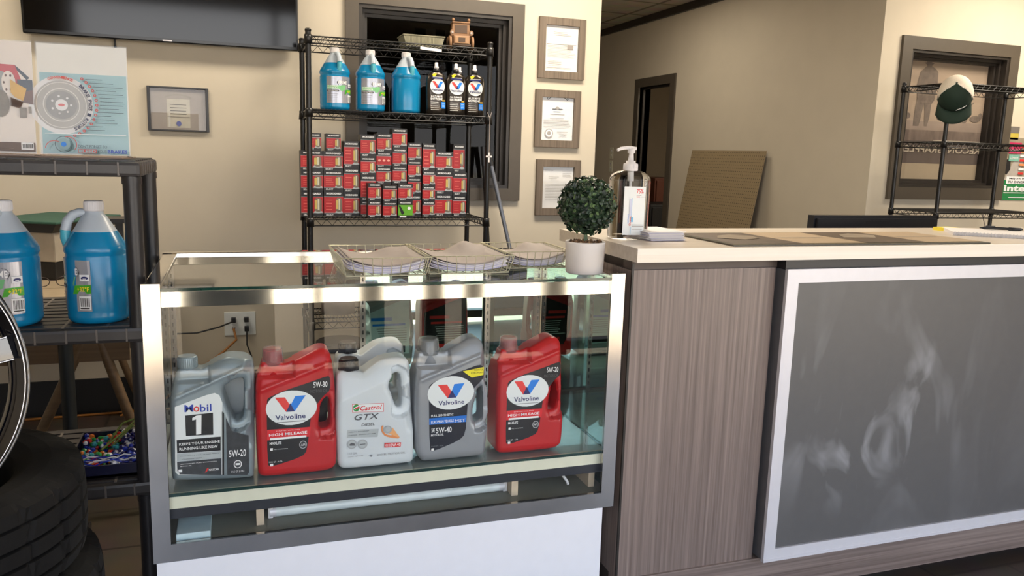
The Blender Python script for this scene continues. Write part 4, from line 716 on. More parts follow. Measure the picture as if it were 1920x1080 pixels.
for x in (X0 + .012, .352, .752, X1 - .03):
    s = MB(); s.box((x, Y1 - .035, .40), (x + .016, Y1 - .018, .965), M_CHROME_W)
    for k in range(18): s.box((x + .006, Y1 - .0365, .53 + k * .0235), (x + .0095, Y1 - .0345, .542 + k * .0235), K_)
    s.build('slotted_standard', dc)
s = MB(); s.box((.368, Y1 - .030, .516), (.752, Y1 - .024, .960), M_MIRROR); s.build('mirror_door', dc)
s = MB(); s.box((.768, Y1 - .022, .516), (X1 - .030, Y1 - .016, .960), M_MIRROR); s.build('mirror_door', dc)
tb = thing('fluorescent_tube', 'long white fluorescent tube under the case deck', 'lamp', (.365, Y0 + .10, .4108))
MB().tube([(-.29, 0, 0), (.29, 0, 0)], .0145, mat('tube_glass', (214, 222, 222), .2), 16).build('tube', tb)
for q in (-1, 1): MB().tube([(q * .29, 0, 0), (q * .305, 0, 0)], .0148, M_ALU, 16).box((q * .305 - .004, -.011, -.014), (q * .305 + .008, .011, .020), M_PAPER, bev=.002).build('end_cap', tb)
tag(MB().box((-.15, 1.875, .396), (-.075, 2.1, .4135), mat('pale_blue_box', (196, 218, 224), .5), bev=.002).build('white_block'), 'pale blue white block in the lower left corner of the case', 'block')
tag(MB().tube([(.80, 1.99, .470), (.825, 1.96, .450), (.85, 1.93, .41), (.853, 1.93, .402)], .004, M_PAPER, 8).build('loose_cable'), 'short white cord under the right end of the case deck', 'cord')

# ---------------------------------------------------------------- oil jugs
M_PL = {'mobil': mat('silver_grey_plastic', (134, 146, 152), .34, .25, noise=.03), 'red': mat('red_plastic', (186, 36, 40), .3, noise=.03, spec=.5), 'castrol': mat('white_plastic', (206, 212, 216), .32, noise=.01), 'silver': mat('silver_plastic', (150, 153, 158), .3, .25, noise=.03)}
M_CLEARCAP = mat('clear_cap', (214, 214, 214), .12, noise=.01, trans=.85); M_CLEARCAP.node_tree.nodes['Principled BSDF'].inputs['IOR'].default_value = 1.2
def oil_jug(kind, label, loc, group=None, grade=None, back=None, rz=0.0):
    J = JUG[kind]; t = thing('oil_jug', label, 'oil jug', loc, rz, group)
    if kind not in JM:
        zr = {'mobil': lambda x: .205 + (x + .09) * .42, 'red': lambda x: .212 + (x + .09) * .36, 'silver': lambda x: .212 + (x + .09) * .36, 'castrol': lambda x: .175 + (x + .09) * .42}[kind]
        hx = {'mobil': .074, 'red': .079, 'silver': .078, 'castrol': .076}[kind]
        zb = min(p[1] for p in J['outline']); hcx = sum(p[0] for p in J['hole']) / len(J['hole'])
        def shp(x, y, z):
            k = 1.0; r = zr(x)
            if z > r: k = max(.52, 1 - (z - r) / .05 * .38)
            if kind != 'castrol':
                rim = abs(z - r - .002)
                if rim < .005: k = max(k, 1.04 - rim * 4)
            if x > hx and z > .08: k = min(k, 1 - (1 - max(.55, 1 - (x - hx) / .012 * .3)) * min(1, (z - .08) / .05))
            if min((x - p[0]) ** 2 + (z - (p[1] - zb)) ** 2 for p in J['hole']) < .020 ** 2 and x > hcx - .012: k = min(k, .62)
            if z < .02: k *= .94 + .06 * z / .02
            nx = {'mobil': -.0485, 'red': -.047, 'silver': -.048, 'castrol': -.0585}[kind]
            if z > .245 and kind != 'castrol' and x < .0: k = min(k, .46)
            return x, y * k, z
        zb = min(p[1] for p in J['outline'])
        ol = [(x, z - zb if z > .05 else max(0.0, (z - zb) * .9)) for x, z in J['outline']]
        ol = [(x, 0.0 if z < .03 and abs(x) < .082 else z) for x, z in ol]
        JM[kind] = (solid_outline(ol, [(x, z - zb) for x, z in J['hole']], .104, .014, M_PL[kind], shaper=shp).mesh('bottle'), zb)
    me, zb = JM[kind]; o = bpy.data.objects.new('bottle', me); COL.objects.link(o); o.parent = t
    cp = J['extra']['cap']; cx = sum(p[0] for p in cp) / 4; cw = (max(p[0] for p in cp) - min(p[0] for p in cp)) / 2; z0 = min(p[1] for p in cp) - zb; z1 = max(p[1] for p in cp) - zb
    c = MB()
    if kind == 'castrol':
        c.loft([(z0 - .004, cw), (z0 + .012, cw * 1.0), (z1 - .004, cw * .9), (z1, cw * .8)], K_, 28, (cx, 0, 0))
        for k in range(30): a = 2 * PI * k / 30; c.tube([(cx + cw * math.cos(a), cw * math.sin(a), z0), (cx + cw * .93 * math.cos(a), cw * .93 * math.sin(a), z1 - .005)], .0008, K_, 4)
        c.build('cap', t)
    elif kind == 'mobil':
        c.loft([(z0 - .006, cw * 1.0), (z0 + .006, cw), (z1 - .003, cw * .98), (z1, cw * .9)], M_PL[kind], 28, (cx, 0, 0))
        for k in range(34): a = 2 * PI * k / 34; c.tube([(cx + cw * math.cos(a), cw * math.sin(a), z0 + .002), (cx + cw * .99 * math.cos(a), cw * .99 * math.sin(a), z1 - .004)], .0007, M_PL[kind], 4)
        c.build('cap', t)
    else:
        c.loft([(z0 - .030, cw * .98), (z0 - .002, cw * .78), (z1 - .008, cw * .72), (z1 - .006, cw * .66)], M_PL[kind], 28, (cx, 0, 0)); c.build('neck', t)
        c = MB(); c.loft([(z0 - .008, cw * 1.02), (z0 + .006, cw * 1.0), (z0 + .007, cw * .93), (z1 - .002, cw * .88), (z1, cw * .82)], M_CLEARCAP, 28, (cx, 0, 0)); c.build('cap', t)
    D = Decal(lambda x, z, d: (x, -.0522 - d, z - zb), .00012)
    for it in J['label']:
        k = it[0]
        if k == 'poly': D.poly(chaikin(it[2], 1) if len(it[2]) > 8 else it[2], LM[it[1]])
        elif k == 'rect': D.rect(it[2][0], it[2][1], it[3][0], it[3][1], LM[it[1]])
        elif k == 'ell': D.ell(it[2][0], it[2][1], it[3], it[4], LM[it[1]])
        else:
            s_ = it[2]; s_ = grade if (grade and s_.startswith('5W')) else s_
            D.text(s_, it[3][0], it[3][1], it[4][0], it[4][1], LM[it[1]], .014 if len(it) > 5 else .0, it[6] if len(it) > 6 else 0.0)
    D.build('label', t)
    if back:
        E = Decal(lambda x, z, d: (-x, .0522 + d, z), .00015); bgc, tc2, blk = back
        E.poly([(-.085, .05), (.05, .05), (.075, .10), (.075, .20), (-.085, .26)], bgc); E.rect(-.02, .175, .055, .187, tc2); E.rect(-.07, .156, .05, .164, tc2); E.lines(-.075, .055, .09, .15, 7, W_ if blk else MATS['print_dim_grey'], .2, seed=5); E.rect(-.07, .055, .03, .08, K_ if not blk else R_); E.build('back_label', t)
    return t
JM = {}
zd = .5163
oil_jug('mobil', 'grey oil jug with white label and a big number one, leftmost in the case', (JUG['mobil']['X0'], 1.955, zd), 'oil jugs in the display case', back=(MATS['print_light_grey'], LM['blue'], False))
oil_jug('red', 'red high mileage oil jug marked 5W-30, second from the left in the case', (JUG['red']['X0'], 1.955, zd), 'oil jugs in the display case', '5W-30', back=(K_, R_, True))
oil_jug('castrol', 'white diesel oil jug with black cap, front one of two in the case', (JUG['castrol']['X0'], 1.955, zd), 'oil jugs in the display case')
oil_jug('castrol', 'white oil jug half hidden behind the front white diesel jug', (JUG['castrol']['X0'] + .02, 2.13, zd), 'oil jugs in the display case')
oil_jug('silver', 'silver full synthetic oil jug marked 5W-40 in the case', (JUG['silver']['X0'], 1.955, zd), 'oil jugs in the display case', '5W-40', back=(mat('pale_back_label', (196, 214, 220), .4), LM['logo_blue'], False))
oil_jug('red', 'red high mileage oil jug marked 5W-20, rightmost in the case', (.722, 1.955, zd), 'oil jugs in the display case', '5W-20', back=(K_, R_, True))
# ---------------------------------------------------------------- wire paper trays and papers
M_CW = mat('cream_wire', (214, 208, 178), .35, .3, noise=.05)
def wire_tray(label, x0, x1, y0, y1, z, rz=0):
    cx, cy = (x0 + x1) / 2, (y0 + y1) / 2; w, d = (x1 - x0) / 2, (y1 - y0) / 2; h = .048; fl = .012
    t = thing('wire_tray', label, 'tray', (cx, cy, z), rz, 'wire paper trays on the display case')
    rim = [(-w - fl, -d - fl, h), (w + fl, -d - fl, h), (w + fl, d + fl, h), (-w - fl, d + fl, h)]; bot = [(-w, -d, .003), (w, -d, .003), (w, d, .003), (-w, d, .003)]
    s = MB(); s.tube(rim, .0018, M_CW, 6, cyc=True); s.build('rim', t)
    s = MB(); s.tube(bot, .0015, M_CW, 6, cyc=True); r = .0011
    nx = 9; ny = 12
    for i in range(nx + 1):
        f = -1 + 2 * i / nx; s.tube([(f * (w + fl), -d - fl, h), (f * w, -d, .003), (f * w, d, .003), (f * (w + fl), d + fl, h)], r, M_CW, 5)
    for i in range(ny + 1):
        f = -1 + 2 * i / ny; s.tube([(-w - fl, f * (d + fl), h), (-w, f * d, .002), (w, f * d, .002), (w + fl, f * (d + fl), h)], r, M_CW, 5)
    s.build('wire_mesh', t); return t
def sheets(label, x0, x1, y0, y1, z, n, peak, seed, grp):
    rr = random.Random(seed); mb = MB(); nx, ny = 14, 10
    lav = mat('lavender_edge', (196, 192, 214), .7)
    for k in range(n):
        dx = rr.uniform(-.006, .006); dy = rr.uniform(-.006, .006); vs = []; fs = []
        for j in range(ny + 1):
            for i in range(nx + 1):
                u, v = i / nx, j / ny; x = x0 + (x1 - x0) * u + dx; y = y0 + (y1 - y0) * v + dy
                sag = .020 * (abs(2 * u - 1) ** 2.2) * (.6 + .4 * k / n); pk = peak * math.exp(-((u - .72) ** 2 / .035 + (v - 1.0) ** 2 / .12)) * (k / n) ** 2
                vs.append((x, y, z + .003 + k * .0017 + sag + pk))
        for j in range(ny):
            for i in range(nx): a = j * (nx + 1) + i; fs.append((a, a + 1, a + nx + 2, a + nx + 1))
        m = M_PAPER2 if k >= n - 2 else (lav if k % 3 == 1 else M_PAPER)
        mb.add(vs, fs, m, True)
    o = mb.build('paper_stack'); md = o.modifiers.new('t', 'SOLIDIFY'); md.thickness = .0007; tag(o, label, 'papers', grp); return o
ZG = .9928
trs = [(.250, .448, 1.950, 2.205), (.462, .672, 1.965, 2.215), (.690, .868, 2.035, 2.235)]
for i, (a, b2, c, d) in enumerate(trs):
    wire_tray(('cream wire paper tray, leftmost of three on the glass case top', 'cream wire paper tray, middle of three on the glass case top', 'cream wire paper tray behind the potted topiary')[i], a, b2, c, d, ZG)
    sheets(('loose papers in the leftmost wire tray', 'loose papers heaped in the middle wire tray', 'loose papers in the wire tray behind the topiary')[i], a + .006, b2 - .006, c + .004, d + .006, ZG + .004, 12, (.016, .034, .026)[i], i, 'papers in the wire trays')

# ---------------------------------------------------------------- topiary
tp = thing('potted_topiary', 'round green topiary ball in a white cylinder pot on the case corner', 'plant', (.880, 1.945, ZG))
MB().loft([(0, .046), (.003, .050), (.08, .0535), (.085, .0535), (.085, .049), (.074, .048)], mat('white_ceramic', (226, 220, 216), .45, noise=.01), 48).build('pot', tp)
s = MB(); pebs = [mat('peb_a', (120, 84, 52), .6), mat('peb_b', (156, 124, 88), .6), mat('peb_c', (84, 58, 38), .6)]
rr = random.Random(3)
for i in range(150):
    a = rr.uniform(0, 2 * PI); q = .044 * math.sqrt(rr.random()); e = rr.uniform(.003, .0055)
    s.loft([(-e * .6, e * .5), (0, e), (e * .7, e * .5)], pebs[i % 3], 6, (q * math.cos(a), q * math.sin(a), .078 + rr.uniform(0, .008)), smooth=False)
s.build('pebbles', tp)
s = MB(); s.tube([(-.002, 0, .07), (-.003, 0, .13)], .0032, mat('stem_green', (88, 104, 78), .6), 8); s.tube([(.003, 0, .07), (.002, 0, .13)], .0028, MATS['stem_green'], 8); s.build('stem', tp)
s = MB(); lf = [mat('leaf_a', (38, 58, 40), .4), mat('leaf_b', (54, 76, 50), .4), mat('leaf_c', (28, 44, 34), .45), mat('leaf_d', (96, 122, 78), .4)]
s.loft([(-.055, .02), (-.04, .045), (0, .06), (.04, .045), (.055, .02)], lf[2], 20, (0, 0, .180))
for i in range(2300):
    v = Vector((rr.gauss(0, 1), rr.gauss(0, 1), rr.gauss(0, 1))).normalized(); R0 = rr.uniform(.056, .079)
    n = (v + Vector((rr.uniform(-.9, .9), rr.uniform(-.9, .9), rr.uniform(-.9, .9))) * .8).normalized(); a = n.orthogonal().normalized(); b3 = n.cross(a); th = rr.uniform(0, 2 * PI); a, b3 = a * math.cos(th) + b3 * math.sin(th), b3 * math.cos(th) - a * math.sin(th)
    c = v * R0 + Vector((0, 0, .180)); L = rr.uniform(.0055, .0085); w = L * .62
    pts = [c - a * L, c - a * L * .3 + b3 * w, c + a * L * .6 + b3 * w * .8, c + a * L + n * .001, c + a * L * .6 - b3 * w * .8, c - a * L * .3 - b3 * w, c - n * .0012]
    m = lf[3] if rr.random() < .07 else lf[rr.choice((0, 0, 1, 2))]
    s.add(pts, [(6, 0, 1), (6, 1, 2), (6, 2, 3), (6, 3, 4), (6, 4, 5), (6, 5, 0)], m, False)
s.build('foliage', tp)

# ---------------------------------------------------------------- reception counter
ct = thing('reception_counter', 'wood grain reception counter with pale top, right of the display case', 'counter', (0, 0, 0))
CX = .967
s = MB(); s.box((CX + .006, 1.842, .145), (1.415, 1.90, 1.012), M_ZEB); s.build('front_panel', ct)
s = MB(); s.box((CX, 1.838, .150), (CX + .006, 2.24, 1.012), M_ZEB); s.build('side_panel', ct)
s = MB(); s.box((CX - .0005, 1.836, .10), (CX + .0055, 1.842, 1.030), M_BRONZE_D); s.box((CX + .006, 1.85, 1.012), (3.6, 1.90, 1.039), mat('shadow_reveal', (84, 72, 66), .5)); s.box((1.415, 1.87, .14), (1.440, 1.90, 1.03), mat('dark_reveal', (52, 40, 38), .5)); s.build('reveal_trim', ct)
s = MB(); s.box((CX + .01, 1.835, .030), (3.6, 1.90, .145), M_ZEBH); s.build('bottom_rail', ct)
s = MB(); s.box((CX + .03, 1.88, 0), (3.58, 2.2, .030), K_); s.build('toe_kick', ct)
s = MB(); s.box((CX + .02, 1.90, .03), (3.6, 2.22, 1.03), mat('counter_core', (70, 62, 58), .6)); s.build('carcass', ct)
s = MB(); s.box((.955, 1.790, 1.039), (3.62, 2.310, 1.076), M_TOP, bev=.0012); s.box((.9545, 1.789, 1.0395), (3.62, 1.7902, 1.0755), M_TOPE); s.build('worktop', ct)
cbk = thing('chalkboard', 'smudged grey chalkboard in a silver frame on the counter front', 'board', (0, 0, 0))
s = MB(); s.box((1.424, 1.812, .155), (3.3, 1.868, 1.010), mat('board_side', (92, 92, 96), .5)); s.build('board_box', cbk)
fx0, fx1, fz0, fz1, fwd = 1.424, 3.3, .150, 1.012, .038
s = MB()
for pts in ([(fx0, fz0), (fx0, fz1), (fx0 + fwd, fz1 - fwd), (fx0 + fwd, fz0 + fwd)], [(fx0, fz1), (fx1, fz1), (fx1 - fwd, fz1 - fwd), (fx0 + fwd, fz1 - fwd)], [(fx0, fz0), (fx1, fz0), (fx1 - fwd, fz0 + fwd), (fx0 + fwd, fz0 + fwd)], [(fx1, fz0), (fx1, fz1), (fx1 - fwd, fz1 - fwd), (fx1 - fwd, fz0 + fwd)]): s.prism(pts, 1.800, 1.812, M_ALU)
s.box((fx0, 1.7985, fz0), (fx1, 1.800, fz0 + .009), M_ALU); s.build('board_frame', cbk)
mb_ = mat('chalk_surface', (88, 87, 87), .38, noise=.03); nt = mb_.node_tree; bs = nt.nodes['Principled BSDF']
tc = nt.nodes.new('ShaderNodeTexCoord')
def nz(scale, det, dist, mscale, lo, hi, loc=(0, 0, 0)):
    mp = nt.nodes.new('ShaderNodeMapping'); mp.inputs['Scale'].default_value = mscale; mp.inputs['Location'].default_value = loc; nt.links.new(tc.outputs['Object'], mp.inputs[0])
    n = nt.nodes.new('ShaderNodeTexNoise'); n.inputs['Scale'].default_value = scale; n.inputs['Detail'].default_value = det; n.inputs['Distortion'].default_value = dist; nt.links.new(mp.outputs[0], n.inputs['Vector'])
    r = nt.nodes.new('ShaderNodeMapRange'); r.inputs['From Min'].default_value = lo; r.inputs['From Max'].default_value = hi; nt.links.new(n.outputs[0], r.inputs['Value']); return r.outputs[0]
def blob(cx, cz, rx, rz):
    mp = nt.nodes.new('ShaderNodeMapping'); mp.inputs['Location'].default_value = (-cx / rx, 0, -cz / rz); mp.inputs['Scale'].default_value = (1 / rx, 0, 1 / rz); nt.links.new(tc.outputs['Object'], mp.inputs[0])
    l = nt.nodes.new('ShaderNodeVectorMath'); l.operation = 'LENGTH'; nt.links.new(mp.outputs[0], l.inputs[0])
    r = nt.nodes.new('ShaderNodeMapRange'); r.inputs['From Min'].default_value = 1; r.inputs['From Max'].default_value = 0; nt.links.new(l.outputs['Value'], r.inputs['Value']); return r.outputs[0]
def mth(op, a, b):
    n = nt.nodes.new('ShaderNodeMath'); n.operation = op
    for i, q in enumerate((a, b)):
        if isinstance(q, (int, float)): n.inputs[i].default_value = q
        else: nt.links.new(q, n.inputs[i])
    return n.outputs[0]
sm = mth('MULTIPLY', nz(3.2, 3, 1.2, (1.3, 1, .55), .48, .80), mth('ADD', mth('MAXIMUM', blob(1.66, .55, .28, .34), blob(1.98, .58, .2, .35)), .10))
fine = mth('MULTIPLY', nz(9, 3, 1.4, (1, 1, .45), .52, .86, (3, 0, 1)), mth('MAXIMUM', blob(1.72, .50, .20, .26), blob(1.95, .56, .12, .24)))
tot = mth('ADD', mth('MULTIPLY', sm, 1.0), mth('MULTIPLY', fine, 1.1))
mx = nt.nodes.new('ShaderNodeMix'); mx.data_type = 'RGBA'; mx.clamp_factor = True; nt.links.new(tot, mx.inputs['Factor'])
src = bs.inputs['Base Color'].links[0].from_socket; nt.links.new(src, mx.inputs['A']); mx.inputs['B'].default_value = (*lin((190, 192, 196)), 1); nt.links.new(mx.outputs['Result'], bs.inputs['Base Color'])
s = MB(); s.box((fx0 + fwd - .002, 1.8065, fz0 + fwd - .002), (fx1 - fwd + .002, 1.811, fz1 - fwd + .002), mb_); s.build('board_surface', cbk)
s = MB(); s.box((1.424, 1.812, 1.0125), (3.3, 1.87, 1.0385), mat('black_top_rail', (30, 29, 31), .4)); s.build('top_rail', cbk)

# on the counter
ZC = 1.0762
dm = thing('framed_desk_mat', 'flat dark bordered print panel lying on the counter top', 'desk mat', (1.70, 1.965, ZC))
MB().box((-.453, -.160, 0), (.453, .160, .004), mat('mat_edge', (66, 62, 50), .4)).build('backing', dm)
D = Decal(lambda x, z, d: (x, z, .004 + d), .0003); D.rect(-.447, -.154, .447, .154, mat('mat_line', (150, 140, 116), .4)); D.rect(-.444, -.148, .444, .148, MATS['mat_edge'])
br_ = mat('print_brown', (84, 68, 52), .55, noise=.25, scale=10); be_ = mat('print_beige', (172, 150, 122), .55, noise=.04, scale=12)
for i in range(4): D.rect(-.440 + i * .22, -.145, -.220 + i * .22, .145, br_ if i % 2 == 0 else be_)
sm_ = mat('print_haze', (146, 132, 116), .35, noise=.2, scale=20)
D.poly([(-.40, .0), (-.36, .06), (-.30, .09), (-.25, .05), (-.27, -.02), (-.34, -.05)], sm_); D.poly([(.03, -.02), (.08, .06), (.15, .1), (.2, .04), (.14, -.03)], sm_)
D.rect(-.20, -.012, -.04, -.006, M_INK2); D.rect(.24, -.012, .40, -.006, M_INK2); D.build('print', dm)

sh = MB(); rr = random.Random(5)
for i in range(16):
    a = rr.uniform(-.06, .06); dx = rr.uniform(-.004, .004); M = Matrix.Translation((1.125 + dx, 2.02, ZC + .0008 + i * .0016)) @ Matrix.Rotation(a, 4, 'Z'); sh.box((-.055, -.075, 0), (.055, .075, .0011), (M_PAPER if i % 4 else MATS['lavender_edge']), M=M)
tag(sh.build('paper_stack'), 'small stack of white paper slips on the counter behind the sanitizer', 'papers')

sn = thing('sanitizer_bottle', 'clear pump bottle of hand sanitizer with a white label on the counter', 'bottle', (1.046, 2.03, ZC), math.radians(-8))
M_CB = mat('clear_bottle', (246, 246, 246), .02, noise=0, trans=1.0); M_CB.node_tree.nodes['Principled BSDF'].inputs['IOR'].default_value = 1.22; M_GEL = clear('clear_gel', (.97, .975, .975), 1.12)
MB().loft([(0, .050, .026), (.003, .054, .030), (.010, .0555, .0315), (.160, .0575, .0325), (.168, .0565, .032), (.178, .050, .028), (.186, .036, .022), (.190, .018, .016), (.198, .017, .017)], M_CB, 56, p=3.4).build('bottle', sn)
MB().loft([(.004, .048, .025), (.010, .0535, .0295), (.160, .0553, .0305), (.1605, .0553, .0305)], M_GEL, 56, p=3.4).build('gel', sn)
s = MB(); s.loft([(.188, .0195), (.190, .0205), (.208, .0200), (.210, .0135), (.216, .013), (.2165, .008), (.236, .0065), (.238, .0105), (.248, .0105), (.250, .008)], M_PAPER, 28)
s.tube([(.014, -.002, .250), (0, -.0, .251), (-.015, -.002, .2515), (-.032, -.006, .249), (-.044, -.010, .244)], [.0045, .0055, .0048, .0045, .0035], M_PAPER, 10)
for k in range(26): a = 2 * PI * k / 26; s.tube([(.0204 * math.cos(a), .0204 * math.sin(a), .192), (.020 * math.cos(a), .020 * math.sin(a), .207)], .0006, M_PAPER, 4)
s.build('pump', sn); MB().tube([(0, 0, .188), (0, 0, .02)], .0035, mat('dip_tube', (222, 222, 222), .4), 8).loft([(.160, .009), (.190, .009)], MATS['dip_tube'], 14).build('dip_tube', sn)
D = Decal(lambda x, z, d: (x, -.0333 - d, z), .0002); D.rect(-.026, .012, .036, .146, LM['label_white']); D.text('75%', .010, .127, .030, .140, R_, .02); D.rect(.010, .122, .024, .1235, M_INK2); D.rect(.010, .117, .020, .119, R_); D.rect(.021, .1175, .034, .1185, M_INK2)
D.text('HAND', -.014, .052, .006, .058, R_, .02, rot=PI / 2); D.text('INSTANT', -.024, .055, .002, .059, LM['logo_blue'], 0, rot=PI / 2); D.rect(-.003, .048, .003, .062, mat('label_sky', (96, 176, 220), .4)); D.rect(-.009, .064, -.003, .112, mat('label_pale', (196, 200, 222), .4)); D.rect(-.003, .064, -.002, .115, MATS['label_sky'])
D.arc(-.006, .041, .002, .0032, 0, 360, R_, 14); D.rect(.0, .040, .034, .0412, M_INK2); D.rect(.0, .036, .034, .0375, M_INK2); D.rect(.0, .0275, .030, .0283, M_INK2); D.rect(-.004, .014, -.003, .034, MATS['label_sky']); D.build('label', sn)

nb = thing('spiral_notebook', 'open white spiral notebook at the right end of the counter', 'notebook', (2.46, 2.03, ZC), math.radians(-38))
s = MB()
for i in range(9): s.box((-.16 + .001 * (i % 2), -.10, i * .0013), (.16, .12 - .002 * (i % 3), i * .0013 + .0009), M_PAPER)
s.build('pages', nb); s = MB()
for i in range(30):
    y = -.155 + i * .0107; s.tube([(y, -.104 + .007 * math.cos(t_), .007 + .007 * math.sin(t_)) for t_ in [k * PI / 4 for k in range(8)]], .0007, M_ALU, 4, cyc=True)
s.build('spiral_wire', nb)
pn = thing('pen', 'black pen lying on the spiral notebook', 'pen', (2.535, 2.09, ZC + .018), math.radians(-32))
MB().tube([(-.07, 0, 0), (-.062, 0, 0), (-.055, 0, 0), (.02, 0, 0), (.024, 0, 0), (.06, 0, 0), (.068, 0, 0)], [.0015, .003, .0055, .0045, .006, .0055, .002], K_, 12).build('barrel', pn); MB().box((-.05, -.001, .005), (-.02, .001, .008), K_).build('clip', pn)
s = MB()
for i in range(8): s.box((-.038, -.038, i * .0014), (.038, .038, i * .0014 + .0013), mat('sticky_yellow', (232, 212, 70), .6))
tag(s.build('sticky_note_pad', None, (2.42, 2.20, ZC), (0, 0, .1)), 'yellow sticky note pad on the counter by the notebook', 'note pad')

# desk, monitor behind the counter
dk = thing('work_desk', 'low desk hidden behind the counter under the black monitor', 'desk', (2.65, 2.82, 0))
MB().box((-.7, -.3, .70), (.7, .3, .73), M_BRONZE_D, bev=.003).build('desk_top', dk)
for sx_ in (-1, 1):
    for sy_ in (-1, 1): MB().box((sx_ * .66 - .02, sy_ * .26 - .02, 0), (sx_ * .66 + .02, sy_ * .26 + .02, .70), M_BLACK).build('leg', dk)
mn = thing('computer_monitor', 'back of a black computer monitor just above the counter', 'monitor', (2.66, 2.82, .7303))
MB().prism([(-.352, 0), (-.335, .352), (.338, .352), (.345, 0)], -.02, .02, mat('monitor_black', (28, 28, 31), .35), M=Matrix.Translation((0, 0, 0))).build('screen_shell', mn)
s = MB(); s.prism([(-.34, .02), (-.325, .340), (.328, .340), (.335, .02)], -.034, -.02, MATS['monitor_black']); s.box((-.07, -.0355, .318), (.07, -.034, .330), K_); s.build('rear_housing', mn)
MB().box((-.12, -.09, 0), (.12, .09, .008), K_, bev=.002).build('stand', mn)
tag(MB().tube([(4.62, 3.96, 1.02), (4.63, 3.96, .98), (4.68, 3.97, .9), (4.75, 3.97, .83), (4.80, 3.98, .45)], .003, M_PAPER2, 6).build('thin_cord'), 'thin pale cord hanging beneath the right rack lower shelf', 'cord')

# cap on the rack post
cp = thing('baseball_cap', 'green and white mesh baseball cap hung on the rack post', 'cap', (3.90, 3.615, 1.705), 0, None, (math.radians(62), math.radians(0), math.radians(-47)))
cg = mat('cap_green', (22, 44, 34), .8); cw_ = mat('cap_mesh_white', (226, 214, 198), .8, noise=.12, scale=300)
vs = []; fs = []; n_, k_ = 32, 12
s = MB()
prev = None; rings = []
for j in range(k_ + 1):
    ph = (PI / 2) * j / k_; rad = math.cos(ph) ** .8; z = .125 * math.sin(ph)
    rings.append([(.092 * rad * math.sin(2 * PI * i / n_), -.105 * rad * math.cos(2 * PI * i / n_), z) for i in range(n_)])
for j in range(k_):
    for i in range(n_):
        a = min(i, n_ - i - 1) + .5; front = a < n_ * .21 * (1 - .25 * j / k_); q = [rings[j][i], rings[j][(i + 1) % n_], rings[j + 1][(i + 1) % n_], rings[j + 1][i]]
        s.add(q, [(0, 1, 2, 3)], cg if front else cw_, True)
o = s.build('crown', cp); md = o.modifiers.new('w', 'WELD'); md.merge_threshold = .0003; md = o.modifiers.new('t', 'SOLIDIFY'); md.thickness = .002
s = MB(); vs = []; fs = []; nb_ = 20
for i in range(nb_ + 1):
    t_ = -1.15 + 2.3 * i / nb_; ix, iy = .092 * math.sin(t_), -.105 * math.cos(t_); L_ = .070 * (math.cos(t_ * .82)) ** .5
    for j in range(6):
        f = j / 5; vs.append((ix * (1 + f * .10), iy - L_ * f, .002 - .018 * f * f - .030 * (t_ / 1.15) ** 2 * (f)))
for i in range(nb_):
    for j in range(5): a = i * 6 + j; fs.append((a, a + 1, a + 7, a + 6))
s.add(vs, fs, cg, True); o = s.build('brim', cp); md = o.modifiers.new('t', 'SOLIDIFY'); md.thickness = .003
MB().loft([(.122, .007), (.128, .006), (.130, .003)], cg, 12).build('button', cp)
s = MB(); s.tube([(.012, -.109, .020), (.045, -.100, .034), (.062, -.090, .040)], .0022, W_, 6); s.build('stripe', cp)
for q in (-1, 1):
    pts = []
    for j in range(k_ + 1):
        ph = (PI / 2) * j / k_; rad = math.cos(ph) ** .8 * 1.012; th = q * 2 * PI * .21 * (1 - .25 * j / k_); pts.append((.092 * rad * math.sin(th), -.105 * rad * math.cos(th), .125 * math.sin(ph) * 1.01))
    MB().tube(pts, .0022, mat('cap_piping', (236, 230, 220), .7), 6).build('piping', cp)

# posters on the office wall
po = thing('money_transfer_poster', 'green money transfer poster on the wall beside the office window', 'poster', (5.32, YW - .003, 1.30))
D = Decal(); w, h = .27, .215
MB().box((-w, 0, -h), (w, .002, h), M_PAPER).build('sheet', po)
D.rect(-w, -h, w, h, mat('poster_photo', (150, 140, 120), .5, noise=.3, scale=9)); D.rect(-w, -h, w, -h + .14, mat('poster_green', (30, 128, 70), .5)); D.poly([(-w, -h + .14), (-w + .13, h * .75), (-w + .20, h * .75), (-w + .12, -h + .14)], mat('poster_grey', (176, 168, 160), .5))
D.poly([(-w, h * .3), (-w + .04, h * .35), (-w + .05, 0), (-w + .02, -.04), (-w, -.03)], K_)
D.rect(-w + .025, -h + .115, w, -h + .165, W_); D.text('MEJOR MANERA DE ENVIAR', -w + .05, -h + .143, w - .02, -h + .158, K_, .02); D.text('TU DINERO CON NOSOTROS', -w + .04, -h + .12, w - .02, -h + .136, K_, .02)
D.text('intermex', -w + .01, -h + .062, w - .04, -h + .105, W_, .04); D.rect(-w + .01, -h + .050, w - .02, -h + .055, W_); D.rect(-w + .06, -h + .018, w - .02, -h + .022, W_)
D.rect(-w + .012, h * .50, -w + .125, h * .85, mat('poster_pink', (190, 40, 90), .5)); D.text('¿SE TE', -w + .04, h * .70, -w + .10, h * .80, W_, .02); D.text('CHISPOTEÓ?', -w + .016, h * .55, -w + .12, h * .66, W_, .03); D.rect(-w + .018, h * .26, -w + .115, h * .47, mat('poster_teal', (120, 176, 160), .5)); D.text('LLÁMANOS', -w + .03, h * .32, -w + .105, h * .42, W_, .01)
for i in range(7): D.rect(-w + .12, -h + .18 + i * .03, -w + .17, -h + .195 + i * .03, (R_, W_, LM['orange'])[i % 3])
D.build('print', po)
